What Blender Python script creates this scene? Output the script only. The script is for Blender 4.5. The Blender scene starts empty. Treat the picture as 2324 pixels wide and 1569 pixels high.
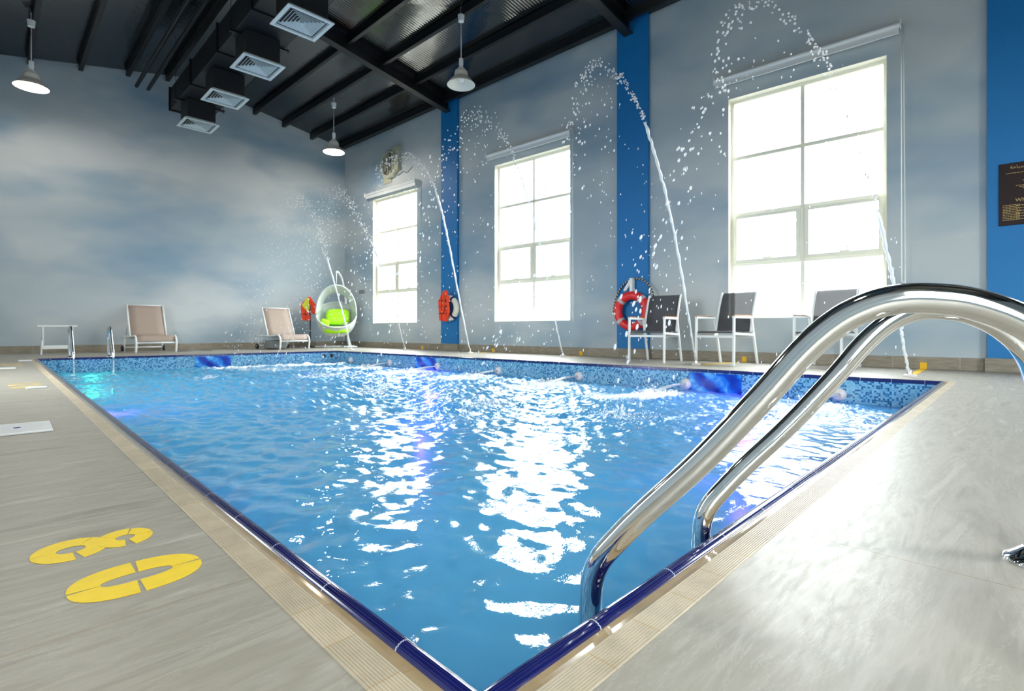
import bpy, bmesh, math, random
import numpy as np
from mathutils import Vector, Matrix
random.seed(7); rng = np.random.default_rng(11)
PI = math.pi
S = bpy.context.scene
COL = S.collection

# ------------------------------------------------------------------ materials
def mat(name, build):
    m = bpy.data.materials.new(name); m.use_nodes = True
    nt = m.node_tree; nt.nodes.clear()
    out = nt.nodes.new('ShaderNodeOutputMaterial')
    build(nt, out); return m
def N(nt, t, **k):
    n = nt.nodes.new(t)
    for a, v in k.items():
        if a == 'i':
            for q, w in v.items(): n.inputs[q].default_value = w
        else: setattr(n, a, v)
    return n
def L(nt, a, b): nt.links.new(a, b)
def c4(c): return (c[0], c[1], c[2], 1)
def s2l(r, g, b):
    f = lambda v: (v/255/12.92) if v/255 <= .04045 else ((v/255+.055)/1.055)**2.4
    return (f(r), f(g), f(b))
def simple(name, col, rough=.5, metal=0, coat=0, noise=.06, scale=8, bump=0, bscale=60, spec=.5):
    def b(nt, out):
        p = N(nt, 'ShaderNodeBsdfPrincipled', i={'Roughness': rough, 'Metallic': metal, 'Coat Weight': coat, 'Specular IOR Level': spec})
        tc = N(nt, 'ShaderNodeTexCoord'); no = N(nt, 'ShaderNodeTexNoise', i={'Scale': scale, 'Detail': 3})
        L(nt, tc.outputs['Object'], no.inputs['Vector'])
        mx = N(nt, 'ShaderNodeMix', data_type='RGBA', i={6: c4([c*(1-noise) for c in col]), 7: c4([min(1, c*(1+noise)) for c in col])})
        L(nt, no.outputs['Fac'], mx.inputs[0]); L(nt, mx.outputs[2], p.inputs['Base Color'])
        if bump:
            n2 = N(nt, 'ShaderNodeTexNoise', i={'Scale': bscale, 'Detail': 4}); L(nt, tc.outputs['Object'], n2.inputs['Vector'])
            bp = N(nt, 'ShaderNodeBump', i={'Strength': bump, 'Distance': .01}); L(nt, n2.outputs['Fac'], bp.inputs['Height'])
            L(nt, bp.outputs[0], p.inputs['Normal'])
        L(nt, p.outputs[0], out.inputs[0])
    return mat(name, b)
def ramp(nt, pts, interp='LINEAR'):
    r = N(nt, 'ShaderNodeValToRGB'); r.color_ramp.interpolation = interp
    e = r.color_ramp.elements
    while len(e) > 1: e.remove(e[0])
    e[0].position = pts[0][0]; e[0].color = c4(pts[0][1])
    for p, c in pts[1:]:
        q = e.new(p); q.color = c4(c)
    return r
def math_(nt, op, a, b=None, clamp=False):
    n = N(nt, 'ShaderNodeMath', operation=op, use_clamp=clamp)
    for k, v in ((0, a), (1, b)):
        if v is None: continue
        if isinstance(v, (int, float)): n.inputs[k].default_value = v
        else: L(nt, v, n.inputs[k])
    return n.outputs[0]

def b_mural(nt, out, base=s2l(170, 184, 192), white=s2l(200, 206, 208), blue=s2l(130, 160, 182), sc=.34):
    # hand-sprayed cloudy sky mural: pale grey-white clouds and soft blue patches
    tc = N(nt, 'ShaderNodeTexCoord')
    mp = N(nt, 'ShaderNodeMapping', i={'Scale': (1, 1, 1.9)}); L(nt, tc.outputs['Object'], mp.inputs[0])
    n1 = N(nt, 'ShaderNodeTexNoise', i={'Scale': sc, 'Detail': 3, 'Roughness': .45, 'Distortion': .3}); L(nt, mp.outputs[0], n1.inputs['Vector'])
    n2 = N(nt, 'ShaderNodeTexNoise', i={'Scale': sc*1.7, 'Detail': 2.5, 'Roughness': .5}); 
    mp2 = N(nt, 'ShaderNodeMapping', i={'Scale': (1, 1, 2.2), 'Location': (7, 3, 11)}); L(nt, tc.outputs['Object'], mp2.inputs[0]); L(nt, mp2.outputs[0], n2.inputs['Vector'])
    r1 = ramp(nt, [(.38, base), (.62, white)]); L(nt, n1.outputs['Fac'], r1.inputs[0])
    r2 = ramp(nt, [(.45, (0, 0, 0)), (.75, (.9, .9, .9))]); L(nt, n2.outputs['Fac'], r2.inputs[0])
    mx = N(nt, 'ShaderNodeMix', data_type='RGBA', i={7: c4(blue)}); L(nt, r2.outputs[0], mx.inputs[0]); L(nt, r1.outputs[0], mx.inputs[6])
    p = N(nt, 'ShaderNodeBsdfPrincipled', i={'Roughness': .75, 'Specular IOR Level': .25})
    L(nt, mx.outputs[2], p.inputs['Base Color'])
    n3 = N(nt, 'ShaderNodeTexNoise', i={'Scale': 28, 'Detail': 4}); L(nt, tc.outputs['Object'], n3.inputs['Vector'])
    bp = N(nt, 'ShaderNodeBump', i={'Strength': .12, 'Distance': .01}); L(nt, n3.outputs['Fac'], bp.inputs['Height']); L(nt, bp.outputs[0], p.inputs['Normal'])
    L(nt, p.outputs[0], out.inputs[0])

def b_deck(nt, out):
    # grey-beige sandstone-look porcelain, streaks running along x, large tiles
    g = N(nt, 'ShaderNodeNewGeometry'); 
    sep = N(nt, 'ShaderNodeSeparateXYZ'); L(nt, g.outputs['Position'], sep.inputs[0])
    mp = N(nt, 'ShaderNodeMapping', i={'Scale': (1.0, 7.5, 1), 'Rotation': (0, 0, .05)}); L(nt, g.outputs['Position'], mp.inputs[0])
    n1 = N(nt, 'ShaderNodeTexNoise', i={'Scale': 1.6, 'Detail': 6, 'Roughness': .62, 'Distortion': .5}); L(nt, mp.outputs[0], n1.inputs['Vector'])
    r1 = ramp(nt, [(.3, s2l(132, 126, 113)), (.45, s2l(160, 154, 142)), (.55, s2l(148, 142, 129)), (.7, s2l(178, 173, 161))])
    L(nt, n1.outputs['Fac'], r1.inputs[0])
    # fine veins
    mp2 = N(nt, 'ShaderNodeMapping', i={'Scale': (1.2, 5, 1), 'Rotation': (0, 0, .12)}); L(nt, g.outputs['Position'], mp2.inputs[0])
    n2 = N(nt, 'ShaderNodeTexNoise', i={'Scale': 1.5, 'Detail': 7, 'Roughness': .7, 'Distortion': 1.2}); L(nt, mp2.outputs[0], n2.inputs['Vector'])
    d = math_(nt, 'ABSOLUTE', math_(nt, 'SUBTRACT', n2.outputs['Fac'], .5))
    rv = ramp(nt, [(.0, (1, 1, 1)), (.008, (0, 0, 0))]); L(nt, d, rv.inputs[0])
    mv = N(nt, 'ShaderNodeMix', data_type='RGBA', i={7: c4(s2l(205, 204, 198))})
    L(nt, math_(nt, 'MULTIPLY', rv.outputs[0], .2), mv.inputs[0]); L(nt, r1.outputs[0], mv.inputs[6])
    # joints: x = 1.259 + .62k ; y = 1.0 + 1.24k
    def joint(co, off, per, w):
        a = math_(nt, 'DIVIDE', math_(nt, 'SUBTRACT', co, off), per)
        fr = math_(nt, 'FRACT', math_(nt, 'ADD', a, 100.5))
        return math_(nt, 'LESS_THAN', math_(nt, 'ABSOLUTE', math_(nt, 'SUBTRACT', fr, .5)), w/per)
    jx = math_(nt, 'MULTIPLY', joint(sep.outputs[0], 1.259, 1.9, .0016), math_(nt, 'GREATER_THAN', sep.outputs[0], .6)); jy = math_(nt, 'MULTIPLY', joint(sep.outputs[1], 1.0, .9, .0011), math_(nt, 'LESS_THAN', sep.outputs[0], .4))
    j = math_(nt, 'MAXIMUM', jx, jy)
    mj = N(nt, 'ShaderNodeMix', data_type='RGBA', i={7: c4(s2l(142, 120, 84))}); L(nt, math_(nt, 'MULTIPLY', j, .8), mj.inputs[0]); L(nt, mv.outputs[2], mj.inputs[6])
    p = N(nt, 'ShaderNodeBsdfPrincipled', i={'Roughness': .42, 'Specular IOR Level': .5})
    L(nt, mj.outputs[2], p.inputs['Base Color'])
    n3 = N(nt, 'ShaderNodeTexNoise', i={'Scale': 14, 'Detail': 8, 'Roughness': .65, 'Distortion': .8}); L(nt, mp2.outputs[0], n3.inputs['Vector'])
    rr = ramp(nt, [(.3, (.38, .38, .38)), (.7, (.50, .50, .50))]); L(nt, n3.outputs['Fac'], rr.inputs[0]); L(nt, rr.outputs[0], p.inputs['Roughness'])
    h = math_(nt, 'SUBTRACT', math_(nt, 'MULTIPLY', n3.outputs['Fac'], .4), math_(nt, 'MULTIPLY', j, .3))
    bp = N(nt, 'ShaderNodeBump', i={'Strength': .16, 'Distance': .004}); L(nt, h, bp.inputs['Height']); L(nt, bp.outputs[0], p.inputs['Normal'])
    L(nt, p.outputs[0], out.inputs[0])

def tile_u(name, col, joint, per, rough, off=0., noise=.07, coat=0., w=.0012, bump=.3):
    # ceramic trim with cross joints every `per` metres along UV.x
    def b(nt, out):
        uv = N(nt, 'ShaderNodeUVMap'); sep = N(nt, 'ShaderNodeSeparateXYZ'); L(nt, uv.outputs[0], sep.inputs[0])
        a = math_(nt, 'ADD', math_(nt, 'DIVIDE', math_(nt, 'SUBTRACT', sep.outputs[0], off), per), 100.5)
        fr = math_(nt, 'FRACT', a)
        j = math_(nt, 'LESS_THAN', math_(nt, 'ABSOLUTE', math_(nt, 'SUBTRACT', fr, .5)), w/per)
        wn = N(nt, 'ShaderNodeTexWhiteNoise', noise_dimensions='1D'); L(nt, math_(nt, 'FLOOR', math_(nt, 'ADD', a, .5)), wn.inputs['W'])
        mx = N(nt, 'ShaderNodeMix', data_type='RGBA', i={6: c4([c*(1-noise) for c in col]), 7: c4([c*(1+noise) for c in col])}); L(nt, wn.outputs[0], mx.inputs[0])
        tc = N(nt, 'ShaderNodeTexCoord'); no = N(nt, 'ShaderNodeTexNoise', i={'Scale': 22, 'Detail': 5}); L(nt, tc.outputs['Object'], no.inputs['Vector'])
        rn = ramp(nt, [(.35, (.86, .86, .86)), (.65, (1, 1, 1))]); L(nt, no.outputs['Fac'], rn.inputs[0])
        m2 = N(nt, 'ShaderNodeMix', data_type='RGBA', blend_type='MULTIPLY', i={0: 1.0}); L(nt, mx.outputs[2], m2.inputs[6]); L(nt, rn.outputs[0], m2.inputs[7])
        mj = N(nt, 'ShaderNodeMix', data_type='RGBA', i={7: c4(joint)}); L(nt, j, mj.inputs[0]); L(nt, m2.outputs[2], mj.inputs[6])
        p = N(nt, 'ShaderNodeBsdfPrincipled', i={'Roughness': rough, 'Coat Weight': coat, 'Coat Roughness': .06}); L(nt, mj.outputs[2], p.inputs['Base Color'])
        bp = N(nt, 'ShaderNodeBump', i={'Strength': bump, 'Distance': .002}); L(nt, math_(nt, 'SUBTRACT', math_(nt, 'MULTIPLY', no.outputs['Fac'], .2), j), bp.inputs['Height']); L(nt, bp.outputs[0], p.inputs['Normal'])
        L(nt, p.outputs[0], out.inputs[0])
    return mat(name, b)

def b_mosaic(nt, out, cell=.0165):
    uv = N(nt, 'ShaderNodeUVMap')
    sc = N(nt, 'ShaderNodeVectorMath', operation='SCALE'); sc.inputs['Scale'].default_value = 1/cell; L(nt, uv.outputs[0], sc.inputs[0])
    fl = N(nt, 'ShaderNodeVectorMath', operation='FLOOR'); L(nt, sc.outputs[0], fl.inputs[0])
    wn = N(nt, 'ShaderNodeTexWhiteNoise', noise_dimensions='3D'); L(nt, fl.outputs[0], wn.inputs['Vector'])
    r = ramp(nt, [(0, s2l(28, 88, 140)), (.2, s2l(52, 120, 168)), (.34, s2l(112, 172, 205)), (.7, s2l(132, 188, 214))], 'CONSTANT'); L(nt, wn.outputs[0], r.inputs[0])
    fr = N(nt, 'ShaderNodeVectorMath', operation='FRACTION'); L(nt, sc.outputs[0], fr.inputs[0])
    sp = N(nt, 'ShaderNodeSeparateXYZ'); L(nt, fr.outputs[0], sp.inputs[0])
    g = math_(nt, 'MAXIMUM', math_(nt, 'LESS_THAN', sp.outputs[0], .09), math_(nt, 'LESS_THAN', sp.outputs[1], .09))
    mj = N(nt, 'ShaderNodeMix', data_type='RGBA', i={7: c4(s2l(120, 160, 190))}); L(nt, g, mj.inputs[0]); L(nt, r.outputs[0], mj.inputs[6])
    p = N(nt, 'ShaderNodeBsdfPrincipled', i={'Roughness': .15}); L(nt, mj.outputs[2], p.inputs['Base Color'])
    L(nt, p.outputs[0], out.inputs[0])

def b_picture(nt, out):
    # glazed picture tile of an underwater scene in deep and light blues
    uv = N(nt, 'ShaderNodeUVMap')
    n = N(nt, 'ShaderNodeTexNoise', i={'Scale': 5, 'Detail': 3, 'Distortion': 1.2}); L(nt, uv.outputs[0], n.inputs['Vector'])
    w = N(nt, 'ShaderNodeTexWave', i={'Scale': 1.1, 'Distortion': 3.5, 'Detail': 2}); w.bands_direction = 'DIAGONAL'; L(nt, uv.outputs[0], w.inputs['Vector'])
    a = math_(nt, 'ADD', math_(nt, 'MULTIPLY', n.outputs['Fac'], .65), math_(nt, 'MULTIPLY', w.outputs['Fac'], .35))
    r = ramp(nt, [(.3, s2l(10, 40, 150)), (.45, s2l(15, 80, 190)), (.6, s2l(35, 130, 215)), (.78, s2l(120, 190, 230))]); L(nt, a, r.inputs[0])
    p = N(nt, 'ShaderNodeBsdfPrincipled', i={'Roughness': .1}); L(nt, r.outputs[0], p.inputs['Base Color'])
    L(nt, p.outputs[0], out.inputs[0])

def b_water(nt, out):
    g = N(nt, 'ShaderNodeNewGeometry')
    at = N(nt, 'ShaderNodeAttribute', attribute_name='agit')
    n1 = N(nt, 'ShaderNodeTexNoise', i={'Scale': 26, 'Detail': 3, 'Roughness': .55}); L(nt, g.outputs['Position'], n1.inputs['Vector'])
    n2 = N(nt, 'ShaderNodeTexNoise', i={'Scale': 9, 'Detail': 2}); L(nt, g.outputs['Position'], n2.inputs['Vector'])
    st = math_(nt, 'ADD', .05, math_(nt, 'MULTIPLY', at.outputs['Fac'], .55))
    b1 = N(nt, 'ShaderNodeBump', i={'Distance': .02}); L(nt, st, b1.inputs['Strength']); L(nt, n1.outputs['Fac'], b1.inputs['Height'])
    fr = N(nt, 'ShaderNodeFresnel', i={'IOR': 1.34}); L(nt, b1.outputs[0], fr.inputs['Normal'])
    gl = N(nt, 'ShaderNodeBsdfGlossy', i={'Roughness': .03, 'Color': (1, 1, 1, 1)}); L(nt, b1.outputs[0], gl.inputs['Normal'])
    # body: clear tinted water with light scattered inside it
    tr = N(nt, 'ShaderNodeBsdfTransparent', i={'Color': (.62, .90, .98, 1)})
    df = N(nt, 'ShaderNodeBsdfDiffuse', i={'Color': c4((.13, .52, .86))}); L(nt, b1.outputs[0], df.inputs['Normal'])
    tl = N(nt, 'ShaderNodeBsdfTranslucent', i={'Color': c4((.4, .72, .95))})
    m0 = N(nt, 'ShaderNodeMixShader', i={0: .22}); L(nt, df.outputs[0], m0.inputs[1]); L(nt, tl.outputs[0], m0.inputs[2])
    m1 = N(nt, 'ShaderNodeMixShader', i={0: .3}); L(nt, m0.outputs[0], m1.inputs[1]); L(nt, tr.outputs[0], m1.inputs[2])
    m2 = N(nt, 'ShaderNodeMixShader'); L(nt, fr.outputs[0], m2.inputs[0]); L(nt, m1.outputs[0], m2.inputs[1]); L(nt, gl.outputs[0], m2.inputs[2])
    # churned white water where jets enter and drops land
    fo = N(nt, 'ShaderNodeAttribute', attribute_name='foam')
    n3 = N(nt, 'ShaderNodeTexNoise', i={'Scale': 17, 'Detail': 6, 'Roughness': .7}); L(nt, g.outputs['Position'], n3.inputs['Vector'])
    k = math_(nt, 'MULTIPLY', math_(nt, 'SUBTRACT', math_(nt, 'ADD', n3.outputs['Fac'], math_(nt, 'MULTIPLY', fo.outputs['Fac'], .55)), .72), 5., True)
    k2 = math_(nt, 'MULTIPLY', k, math_(nt, 'MULTIPLY', fo.outputs['Fac'], 1.6, True))
    fd = N(nt, 'ShaderNodeBsdfDiffuse', i={'Color': (.86, .92, .97, 1)})
    m3 = N(nt, 'ShaderNodeMixShader'); L(nt, k2, m3.inputs[0]); L(nt, m2.outputs[0], m3.inputs[1]); L(nt, fd.outputs[0], m3.inputs[2])
    L(nt, m3.outputs[0], out.inputs[0])

def b_roof(nt, out):
    # black painted sandwich sheet, satin, fine ribs along the slope
    tc = N(nt, 'ShaderNodeNewGeometry'); sep = N(nt, 'ShaderNodeSeparateXYZ'); L(nt, tc.outputs['Position'], sep.inputs[0])
    s = math_(nt, 'SINE', math_(nt, 'MULTIPLY', sep.outputs[1], 2*PI/.055))
    p = N(nt, 'ShaderNodeBsdfPrincipled', i={'Base Color': (.003, .004, .005, 1), 'Roughness': .11, 'Specular IOR Level': .7, 'IOR': 1.8})
    n = N(nt, 'ShaderNodeTexNoise', i={'Scale': 3, 'Detail': 4}); L(nt, tc.outputs['Position'], n.inputs['Vector'])
    bp = N(nt, 'ShaderNodeBump', i={'Strength': .35, 'Distance': .0022}); L(nt, math_(nt, 'ADD', s, math_(nt, 'MULTIPLY', n.outputs['Fac'], 5.)), bp.inputs['Height']); L(nt, bp.outputs[0], p.inputs['Normal'])
    L(nt, p.outputs[0], out.inputs[0])

def b_skirt(nt, out):
    tc = N(nt, 'ShaderNodeTexCoord'); sep = N(nt, 'ShaderNodeSeparateXYZ'); L(nt, tc.outputs['Object'], sep.inputs[0])
    mp = N(nt, 'ShaderNodeMapping', i={'Scale': (2, 2, 9)}); L(nt, tc.outputs['Object'], mp.inputs[0])
    n = N(nt, 'ShaderNodeTexNoise', i={'Scale': 4, 'Detail': 5}); L(nt, mp.outputs[0], n.inputs['Vector'])
    r = ramp(nt, [(.3, s2l(138, 128, 112)), (.7, s2l(166, 156, 140))]); L(nt, n.outputs['Fac'], r.inputs[0])
    a = math_(nt, 'ADD', math_(nt, 'DIVIDE', sep.outputs[0], .6), 100.2)
    wn = N(nt, 'ShaderNodeTexWhiteNoise', noise_dimensions='1D'); L(nt, math_(nt, 'FLOOR', a), wn.inputs['W'])
    rw = ramp(nt, [(0, (.82, .82, .82)), (1, (1.0, 1.0, 1.0))]); L(nt, wn.outputs[0], rw.inputs[0])
    m = N(nt, 'ShaderNodeMix', data_type='RGBA', blend_type='MULTIPLY', i={0: 1.}); L(nt, r.outputs[0], m.inputs[6]); L(nt, rw.outputs[0], m.inputs[7])
    j = math_(nt, 'LESS_THAN', math_(nt, 'FRACT', a), .006)
    mj = N(nt, 'ShaderNodeMix', data_type='RGBA', i={7: c4(s2l(190, 180, 165))}); L(nt, j, mj.inputs[0]); L(nt, m.outputs[2], mj.inputs[6])
    p = N(nt, 'ShaderNodeBsdfPrincipled', i={'Roughness': .5}); L(nt, mj.outputs[2], p.inputs['Base Color']); L(nt, p.outputs[0], out.inputs[0])

def b_wicker(nt, out):
    tc = N(nt, 'ShaderNodeTexCoord')
    w = N(nt, 'ShaderNodeTexWave', i={'Scale': 22, 'Distortion': .4}); w.bands_direction = 'Z'; L(nt, tc.outputs['Object'], w.inputs['Vector'])
    w2 = N(nt, 'ShaderNodeTexWave', i={'Scale': 14, 'Distortion': .4}); w2.bands_direction = 'X'; L(nt, tc.outputs['Object'], w2.inputs['Vector'])
    h = math_(nt, 'MULTIPLY', w.outputs['Fac'], w2.outputs['Fac'])
    p = N(nt, 'ShaderNodeBsdfPrincipled', i={'Roughness': .5})
    r = ramp(nt, [(0, s2l(205, 212, 208)), (.5, s2l(235, 240, 238))]); L(nt, h, r.inputs[0]); L(nt, r.outputs[0], p.inputs['Base Color'])
    bp = N(nt, 'ShaderNodeBump', i={'Strength': .6, 'Distance': .01}); L(nt, h, bp.inputs['Height']); L(nt, bp.outputs[0], p.inputs['Normal'])
    t_ = N(nt, 'ShaderNodeBsdfTransparent'); m_ = N(nt, 'ShaderNodeMixShader', i={0: .86}); L(nt, t_.outputs[0], m_.inputs[1]); L(nt, p.outputs[0], m_.inputs[2]); L(nt, m_.outputs[0], out.inputs[0])

def b_sling(col, alpha):
    def b(nt, out):
        p = N(nt, 'ShaderNodeBsdfPrincipled', i={'Base Color': c4(col), 'Roughness': .7})
        tc = N(nt, 'ShaderNodeTexCoord')
        w = N(nt, 'ShaderNodeTexWave', i={'Scale': 60}); L(nt, tc.outputs['Object'], w.inputs['Vector'])
        bp = N(nt, 'ShaderNodeBump', i={'Strength': .2, 'Distance': .003}); L(nt, w.outputs['Fac'], bp.inputs['Height']); L(nt, bp.outputs[0], p.inputs['Normal'])
        if alpha >= 1: L(nt, p.outputs[0], out.inputs[0]); return
        t = N(nt, 'ShaderNodeBsdfTransparent'); m = N(nt, 'ShaderNodeMixShader', i={0: alpha}); L(nt, t.outputs[0], m.inputs[1]); L(nt, p.outputs[0], m.inputs[2]); L(nt, m.outputs[0], out.inputs[0])
    return b
def b_glow(col, s):
    def b(nt, out):
        e = N(nt, 'ShaderNodeEmission', i={'Color': c4(col), 'Strength': s}); L(nt, e.outputs[0], out.inputs[0])
    return b
def b_drop(nt, out):
    # clear water drops with a little air in them
    gs = N(nt, 'ShaderNodeBsdfGlass', i={'Roughness': .0, 'IOR': 1.33}); tl = N(nt, 'ShaderNodeBsdfTranslucent', i={'Color': (1, 1, 1, 1)}); df = N(nt, 'ShaderNodeBsdfDiffuse', i={'Color': (1, 1, 1, 1)}); tr = N(nt, 'ShaderNodeBsdfTransparent')
    a = N(nt, 'ShaderNodeMixShader', i={0: .5}); L(nt, tl.outputs[0], a.inputs[1]); L(nt, df.outputs[0], a.inputs[2])
    b = N(nt, 'ShaderNodeMixShader', i={0: .78}); L(nt, gs.outputs[0], b.inputs[1]); L(nt, a.outputs[0], b.inputs[2])
    c = N(nt, 'ShaderNodeMixShader', i={0: .12}); L(nt, b.outputs[0], c.inputs[1]); L(nt, tr.outputs[0], c.inputs[2]); L(nt, c.outputs[0], out.inputs[0])
def b_spray(nt, out):
    # aerated water: white, glossy, partly clear
    gl = N(nt, 'ShaderNodeBsdfGlossy', i={'Roughness': .08}); df = N(nt, 'ShaderNodeBsdfDiffuse', i={'Color': (.95, .98, 1, 1)})
    tl = N(nt, 'ShaderNodeBsdfTranslucent', i={'Color': (.95, .98, 1, 1)}); tr = N(nt, 'ShaderNodeBsdfTransparent')
    a = N(nt, 'ShaderNodeMixShader', i={0: .5}); L(nt, df.outputs[0], a.inputs[1]); L(nt, tl.outputs[0], a.inputs[2])
    b = N(nt, 'ShaderNodeMixShader', i={0: .35}); L(nt, a.outputs[0], b.inputs[1]); L(nt, gl.outputs[0], b.inputs[2])
    c = N(nt, 'ShaderNodeMixShader', i={0: .15}); L(nt, b.outputs[0], c.inputs[1]); L(nt, tr.outputs[0], c.inputs[2])
    L(nt, c.outputs[0], out.inputs[0])

M = {}
M['mural'] = mat('sky_mural_paint', b_mural)
M['plain'] = simple('pale_grey_plaster', s2l(182, 188, 190), .8)
M['blue'] = simple('blue_wall_paint', s2l(8, 116, 182), .55, noise=.04, bump=.08, bscale=30)
M['deck'] = mat('sandstone_look_tile', b_deck)
M['grip'] = tile_u('ribbed_beige_ceramic', s2l(196, 181, 156), s2l(176, 152, 112), .118, .45, .1)
M['gutter'] = tile_u('glazed_beige_ceramic', s2l(190, 164, 124), s2l(176, 146, 98), .236, .12, .1, coat=.6)
M['navy'] = tile_u('navy_glazed_nosing', s2l(22, 30, 98), s2l(190, 195, 205), .236, .13, .15, coat=.8, noise=.12)
M['mosaic'] = mat('two_tone_blue_mosaic', b_mosaic)
M['poolfloor'] = simple('light_blue_pool_tile', s2l(150, 205, 225), .3)
M['picture'] = mat('underwater_picture_tile', b_picture)
M['water'] = mat('rippled_pool_water', b_water)
M['roof'] = mat('black_roof_sheet', b_roof)
M['black'] = simple('black_steel_paint', (.006, .007, .009), .4)
M['duct'] = simple('black_duct_lining', (.008, .010, .013), .5, bump=.2, bscale=12)
M['ductfoil'] = simple('grey_duct_patch', (.16, .17, .18), .5)
M['skirt'] = mat('brown_stone_skirting', b_skirt)
M['white'] = simple('white_powder_coat', s2l(232, 234, 233), .35, noise=.02)
M['cream'] = simple('cream_window_aluminium', s2l(242, 240, 224), .4, noise=.03)
M['vent'] = simple('white_vent_enamel', s2l(214, 224, 226), .45, noise=.02)
M['ventdark'] = simple('grey_vent_throat', (.10, .11, .115), .8)
M['chrome'] = simple('polished_stainless_steel', (.78, .77, .75), .055, metal=1, noise=.01, scale=20)
M['wicker'] = mat('white_woven_rattan', b_wicker)
M['lime'] = simple('lime_green_cushion_cloth', s2l(170, 232, 30), .8, noise=.05, bump=.2, bscale=40)
M['taupe'] = mat('taupe_sling_mesh', b_sling(s2l(166, 148, 136), 1))
M['slinggrey'] = mat('charcoal_sling_mesh', b_sling(s2l(84, 84, 88), .86))
M['teak'] = simple('teak_wood', s2l(176, 118, 66), .5, noise=.2, scale=30)
M['rubber'] = simple('black_rubber', (.015, .015, .016), .6)
M['ringred'] = simple('red_lifebuoy_shell', s2l(232, 44, 48), .35, noise=.04)
M['ringwhite'] = simple('off_white_lifebuoy_shell', s2l(232, 228, 214), .45, noise=.06)
M['band'] = simple('grey_reflective_band', s2l(200, 190, 196), .4)
M['navycloth'] = simple('navy_webbing', s2l(24, 34, 110), .7)
M['orange'] = simple('orange_life_jacket_cloth', s2l(250, 70, 28), .65, noise=.06, bump=.3, bscale=25)
M['yellowcloth'] = simple('yellow_life_jacket_cloth', s2l(222, 226, 60), .65, noise=.06)
M['webbing'] = simple('black_webbing', (.02, .02, .022), .7)
M['paint'] = simple('worn_yellow_floor_paint', s2l(240, 204, 40), .5, noise=.1, scale=40)
M['paintfaded'] = simple('faded_yellow_floor_paint', s2l(206, 178, 112), .6, noise=.1, scale=40)
M['tape'] = simple('yellow_hazard_tape', s2l(238, 190, 40), .4, noise=.08)
M['plate'] = simple('white_floor_plate', s2l(228, 228, 226), .25, noise=.03)
M['brown'] = simple('dark_brown_acrylic', s2l(40, 24, 26), .5, spec=.25)
M['gold'] = simple('dull_gold_lettering', s2l(196, 164, 92), .4)
M['fanbody'] = simple('yellowed_fan_plastic', s2l(186, 184, 160), .5, noise=.1)
M['fandark'] = simple('dusty_fan_blade', s2l(96, 96, 90), .6)
M['greyplate'] = simple('grey_plastic', s2l(130, 135, 138), .5)
M['shade'] = simple('white_enamel_shade', s2l(236, 232, 220), .4, noise=.02)
M['bulb'] = mat('lit_bulb', b_glow((1, .93, .80), 40))
M['bulboff'] = simple('unlit_bulb', s2l(235, 235, 230), .2)
def b_pane(nt, out):
    # clear window glass
    fr = N(nt, 'ShaderNodeFresnel', i={'IOR': 1.45}); tr = N(nt, 'ShaderNodeBsdfTransparent', i={'Color': (.96, .98, .97, 1)}); gl = N(nt, 'ShaderNodeBsdfGlossy', i={'Roughness': .02})
    m = N(nt, 'ShaderNodeMixShader'); L(nt, fr.outputs[0], m.inputs[0]); L(nt, tr.outputs[0], m.inputs[1]); L(nt, gl.outputs[0], m.inputs[2]); L(nt, m.outputs[0], out.inputs[0])
M['pane'] = mat('clear_window_glass', b_pane)
M['drop'] = mat('clear_water_drops', b_drop)
M['spray'] = mat('white_spray_water', b_spray)
M['purple'] = mat('violet_pool_lamp_lens', b_glow((.45, .1, 1), 12))
M['green'] = mat('green_pool_lamp_lens', b_glow((.05, 1, .55), 2.5))
M['pvc'] = simple('white_plastic_fitting', s2l(222, 214, 214), .35, noise=.03)
M['rope'] = None
def b_rope(nt, out):
    uv = N(nt, 'ShaderNodeUVMap'); sep = N(nt, 'ShaderNodeSeparateXYZ'); L(nt, uv.outputs[0], sep.inputs[0])
    fr = math_(nt, 'FRACT', math_(nt, 'ADD', math_(nt, 'DIVIDE', sep.outputs[0], .05), math_(nt, 'MULTIPLY', sep.outputs[1], 1.)))
    r = ramp(nt, [(0, s2l(20, 50, 105)), (.55, s2l(226, 190, 110))], 'CONSTANT'); L(nt, fr, r.inputs[0])
    p = N(nt, 'ShaderNodeBsdfPrincipled', i={'Roughness': .7}); L(nt, r.outputs[0], p.inputs['Base Color']); L(nt, p.outputs[0], out.inputs[0])
M['rope'] = mat('blue_and_gold_rope', b_rope)

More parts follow.
